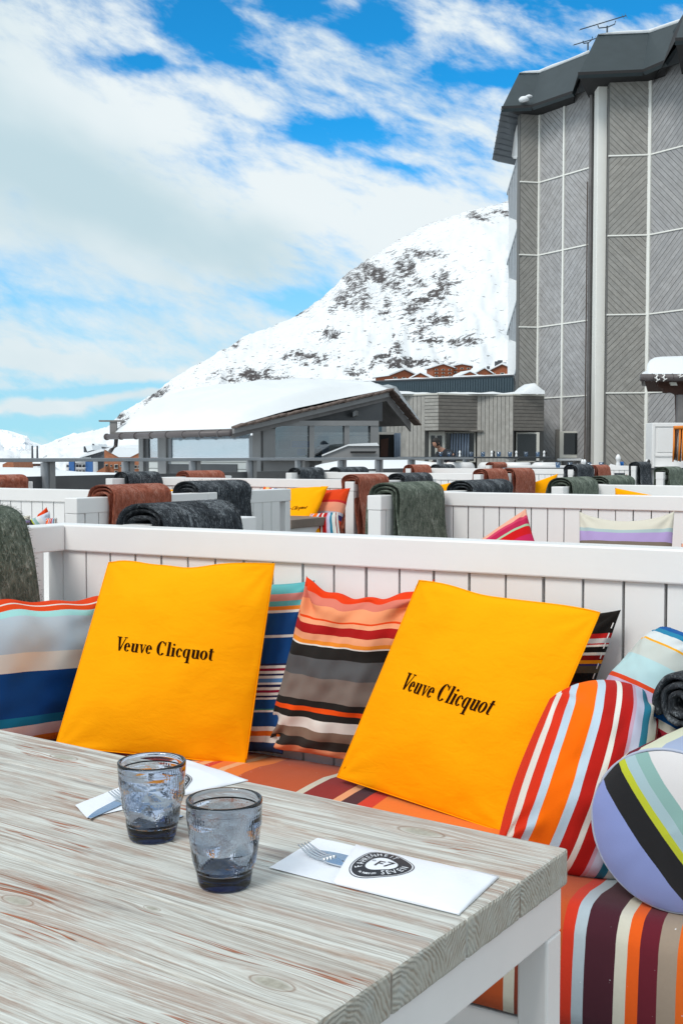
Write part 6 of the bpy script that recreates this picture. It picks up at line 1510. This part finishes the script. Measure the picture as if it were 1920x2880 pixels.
# bucket chairs
def chair():
    t = thing('bucket_chair', 'x', 'chair', (0, 0, 0), 0, 'white bucket chairs by the farther table')
    vs = []; n = 26; prof = [(.20, .44), (.225, .5), (.235, .6), (.24, .70), (.245, .80)]
    for (r, z) in prof:
        for k in range(n + 1):
            a = math.radians(-205 + 230 * k / n); e = abs(k / n - .5) * 2
            vs.append((r * 1.1 * cos(a), r * sin(a), .44 + (z - .44) * (1 - .42 * max(0, e - .45) / .55)))
    R = n + 1; o = MB().add(vs, [(i * R + k, i * R + k + 1, (i + 1) * R + k + 1, (i + 1) * R + k) for i in range(4) for k in range(n)]).build('shell', 'white_plain', t, smooth=True)
    s_ = o.modifiers.new('thick', 'SOLIDIFY'); s_.thickness = .014
    MB().lathe([(.001, .42), (.20, .43), (.215, .45), (.19, .462), (.001, .458)], 24).build('seat', 'white_plain', t, smooth=True)
    for sx in (-1, 1):
        for sy in (-1, 1): MB().tube([(sx * .12, sy * .12, .43), (sx * .2, sy * .2, 0)], [.016, .011], 8).build('leg', 'white_plain', t, smooth=True)
    return t
ch0 = chair(); first = True
for px, Y, lb in ((1386, 19.9, 'white bucket chair left of the pair in front of the far pedestal table'), (1450, 19.9, 'white bucket chair in the middle before the farther table'), (1530, 19.8, 'white bucket chair at the right end before the farther table'), (1291, 20.0, 'white bucket chair behind the small charcoal throw'), (1215, 19.95, 'white bucket chair at the left end near the railing')):
    c = ch0 if first else copy_tree(ch0); first = False
    q = P(px, 1284, Y); c.location = (q.x, q.y, .34); c.rotation_euler = (0, 0, random.uniform(-.15, .15)); c['label'] = lb
o = copy_tree(ch0); q = P(1490, 1284, 22.0); o.location = (q.x, q.y, .36); o.rotation_euler = (0, 0, 1.3); o['label'] = 'white chair seen beyond the farther table, turned sideways'

# person: seated man bending over the table
def skin_body(name, verts, edges, radii, mt, parent=None, root=0, sub=2):
    me = bpy.data.meshes.new(name); me.from_pydata(verts, edges, []); me.materials.append(MATS[mt]); o = link(name, me, parent)
    m1 = o.modifiers.new('skin', 'SKIN'); m1.use_smooth_shade = True
    for v, r in zip(me.skin_vertices[0].data, radii): v.radius = (r, r) if not hasattr(r, '__len__') else r
    me.skin_vertices[0].data[root].use_root = True
    m2 = o.modifiers.new('sub', 'SUBSURF'); m2.levels = sub; m2.render_levels = sub
    return o
q = P(1262, 1284, 26.0); pr = thing('person', 'man in a dark jacket bending over, seated before the annex window', 'person', (q.x, q.y, .34), 0)
V_ = [(0, 0, .50), (-.02, -.03, .68), (-.08, -.08, .86), (-.13, -.12, .98), (-.20, -.17, 1.06), (-.27, -.22, 1.11),      # pelvis..neck, head base
      (.04, -.06, .98), (.10, -.22, .80), (-.04, -.42, .76),      # right arm
      (-.26, -.10, .96), (-.34, -.26, .79), (-.40, -.45, .76),    # left arm
      (.10, -.10, .47), (.06, -.50, .47), (.06, -.48, .08), (.06, -.58, .04),
      (-.12, -.10, .47), (-.16, -.50, .47), (-.16, -.48, .08), (-.16, -.58, .04)]
E_ = [(0, 1), (1, 2), (2, 3), (3, 4), (4, 5), (3, 6), (6, 7), (7, 8), (3, 9), (9, 10), (10, 11), (0, 12), (12, 13), (13, 14), (14, 15), (0, 16), (16, 17), (17, 18), (18, 19)]
Rr_ = [.15, .15, .165, .13, .06, .06, .07, .05, .032, .07, .05, .032, .09, .07, .045, .04, .09, .07, .045, .04]
skin_body('body', V_, E_, [r * .93 if not hasattr(r, '__len__') else r for r in Rr_], 'skin', pr)
skin_body('jacket', V_[:12], E_[:11], [(r * 1.12) for r in Rr_[:4]] + [.055, .02] + [.078, .058, .044, .078, .058, .044], 'jacket', pr)
skin_body('trousers', [V_[0]] + V_[12:15] + V_[16:19], [(0, 1), (1, 2), (2, 3), (0, 4), (4, 5), (5, 6)], [.155, .1, .08, .055, .1, .08, .055], 'trousers', pr)
hd = MB(); hc = Vector((-.31, -.25, 1.20)); vs = []; n = 24; m_ = 18
for i in range(m_ + 1):
    ph = pi * i / m_
    for k in range(n):
        a = 2 * pi * k / n; x, y, z = sin(ph) * cos(a), sin(ph) * sin(a), cos(ph)
        f = -y; jaw = max(0, -z) * .25
        px_ = x * .076 * (1 - jaw); py_ = y * .098 * (1 - jaw * .3); pz_ = z * .118
        nose = .020 * exp(-((x / .16) ** 2 + ((z + .08) / .2) ** 2)) if f > .5 else 0
        eye = -.008 * (exp(-(((x - .42) / .2) ** 2 + ((z - .08) / .13) ** 2)) + exp(-(((x + .42) / .2) ** 2 + ((z - .08) / .13) ** 2))) if f > .3 else 0
        ear = .016 * exp(-((y / .16) ** 2 + (z / .25) ** 2)) * (1 if abs(x) > .8 else 0)
        vs.append((px_ + ear * (1 if x > 0 else -1), py_ - nose - eye * -1 * 0 - nose * 0 + (-eye), pz_))
hm = MB().add(vs, [(i * n + k, i * n + (k + 1) % n, (i + 1) * n + (k + 1) % n, (i + 1) * n + k) for i in range(m_) for k in range(n)]).build('head', 'skin', pr, smooth=True)
hm.location = hc; hm.rotation_euler = (.5, 0, -.9)
vs = []; 
for i in range(m_ // 2 + 3):
    ph = pi * i / m_
    for k in range(n):
        a = 2 * pi * k / n; x, y, z = sin(ph) * cos(a), sin(ph) * sin(a), cos(ph)
        lift_ = 1.10 + .05 * noise.noise(Vector((x * 5, y * 5, z * 5))); cut_ = max(0, -y - .35) * (1 if z < .55 else 0)
        sc_h = lift_ * (1 - .22 * min(1, cut_ * 2)); vs.append((x * .078 * sc_h, y * .1 * sc_h, z * .12 * sc_h))
hh = MB().add(vs, [(i * n + k, i * n + (k + 1) % n, (i + 1) * n + (k + 1) % n, (i + 1) * n + k) for i in range(m_ // 2 + 2) for k in range(n)]).build('hair', 'hair', pr, smooth=True)
hh.location = hc; hh.rotation_euler = hm.rotation_euler
for sx, w0, el in ((1, Vector((-.04, -.42, .76)), Vector((.10, -.22, .80))), (-1, Vector((-.40, -.45, .76)), Vector((-.34, -.26, .79)))):
    d_ = (w0 - el).normalized(); sd = Vector((d_.y, -d_.x, 0)).normalized(); hv = [w0, w0 + d_ * .05, w0 + d_ * .09]; he = [(0, 1), (1, 2)]; hr_ = [.024, .032, .03]
    for k in range(4):
        b_ = w0 + d_ * .09 + sd * (k - 1.5) * .019; ln = (.06, .072, .068, .052)[k]; i0 = len(hv)
        hv += [b_ + d_ * .01, b_ + d_ * ln * .6 + Vector((0, 0, -.006)), b_ + d_ * ln + Vector((0, 0, -.02))]; he += [(2, i0), (i0, i0 + 1), (i0 + 1, i0 + 2)]; hr_ += [.009, .0085, .007]
    i0 = len(hv); hv += [w0 + d_ * .03 - sd * .035 * sx, w0 + d_ * .07 - sd * .052 * sx]; he += [(1, i0), (i0, i0 + 1)]; hr_ += [.011, .009]
    skin_body('hand', hv, he, hr_, 'skin', pr, sub=1)
MB().box((-.22, -.1, .42), (.2, .3, .46)).build('stool', 'white_plain'); st = bpy.data.objects['stool']; st.location = (q.x, q.y, .34); tag(st, 'white stool under the seated man', 'stool')
for k_ in ((-.18, -.06), (.16, -.06), (-.18, .26), (.16, .26)): MB().tube([(k_[0], k_[1], 0), (k_[0], k_[1], .42)], .015, 6).build('leg', 'white_plain', st)
# distant wooden table edge, seen left of the small lettered cushion
a = P(722, 1459, 7.8); b_ = P(819, 1459, 7.5); t = thing('side_table', 'brown timber table end with white apron in front of the small lettered cushion', 'table', (a.x, a.y, 0), 0)
d_ = Vector((b_.x - a.x - .0, b_.y - a.y, 0)); n = Vector((-.45, .8, 0)) * .0 + Vector((-sin(TH) * -.5, cos(TH) * .5, 0)); zt = (a.z + b_.z) / 2
mat('brown_timber', m_board((.20, .155, .125)), rough=.7)
d0 = -d_ * 2.2
MB().prism([d0 + Vector((0, 0, zt - .058)), d_ + Vector((0, 0, zt - .058)), d_ + n + Vector((0, 0, zt - .058)), d0 + n + Vector((0, 0, zt - .058))], (0, 0, .058)).build('tabletop', 'brown_timber', t, bevel=.004)
MB().prism([d0 * .95 + Vector((0, .02, zt - .16)), d_ * .95 + Vector((0, .02, zt - .16)), d_ * .95 + n * .9 + Vector((0, .02, zt - .16)), d0 * .95 + n * .9 + Vector((0, .02, zt - .16))], (0, 0, .10)).build('apron', 'white_paint', t, bevel=.003)
for q_ in (d_ * .9 + n * .1, d_ * .9 + n * .8, d0 * .9 + n * .1, d0 * .9 + n * .8): MB().box((q_.x - .03, q_.y - .03, 0), (q_.x + .03, q_.y + .03, zt - .161)).build('leg', 'white_paint', t)
bpy.context.view_layer.update()
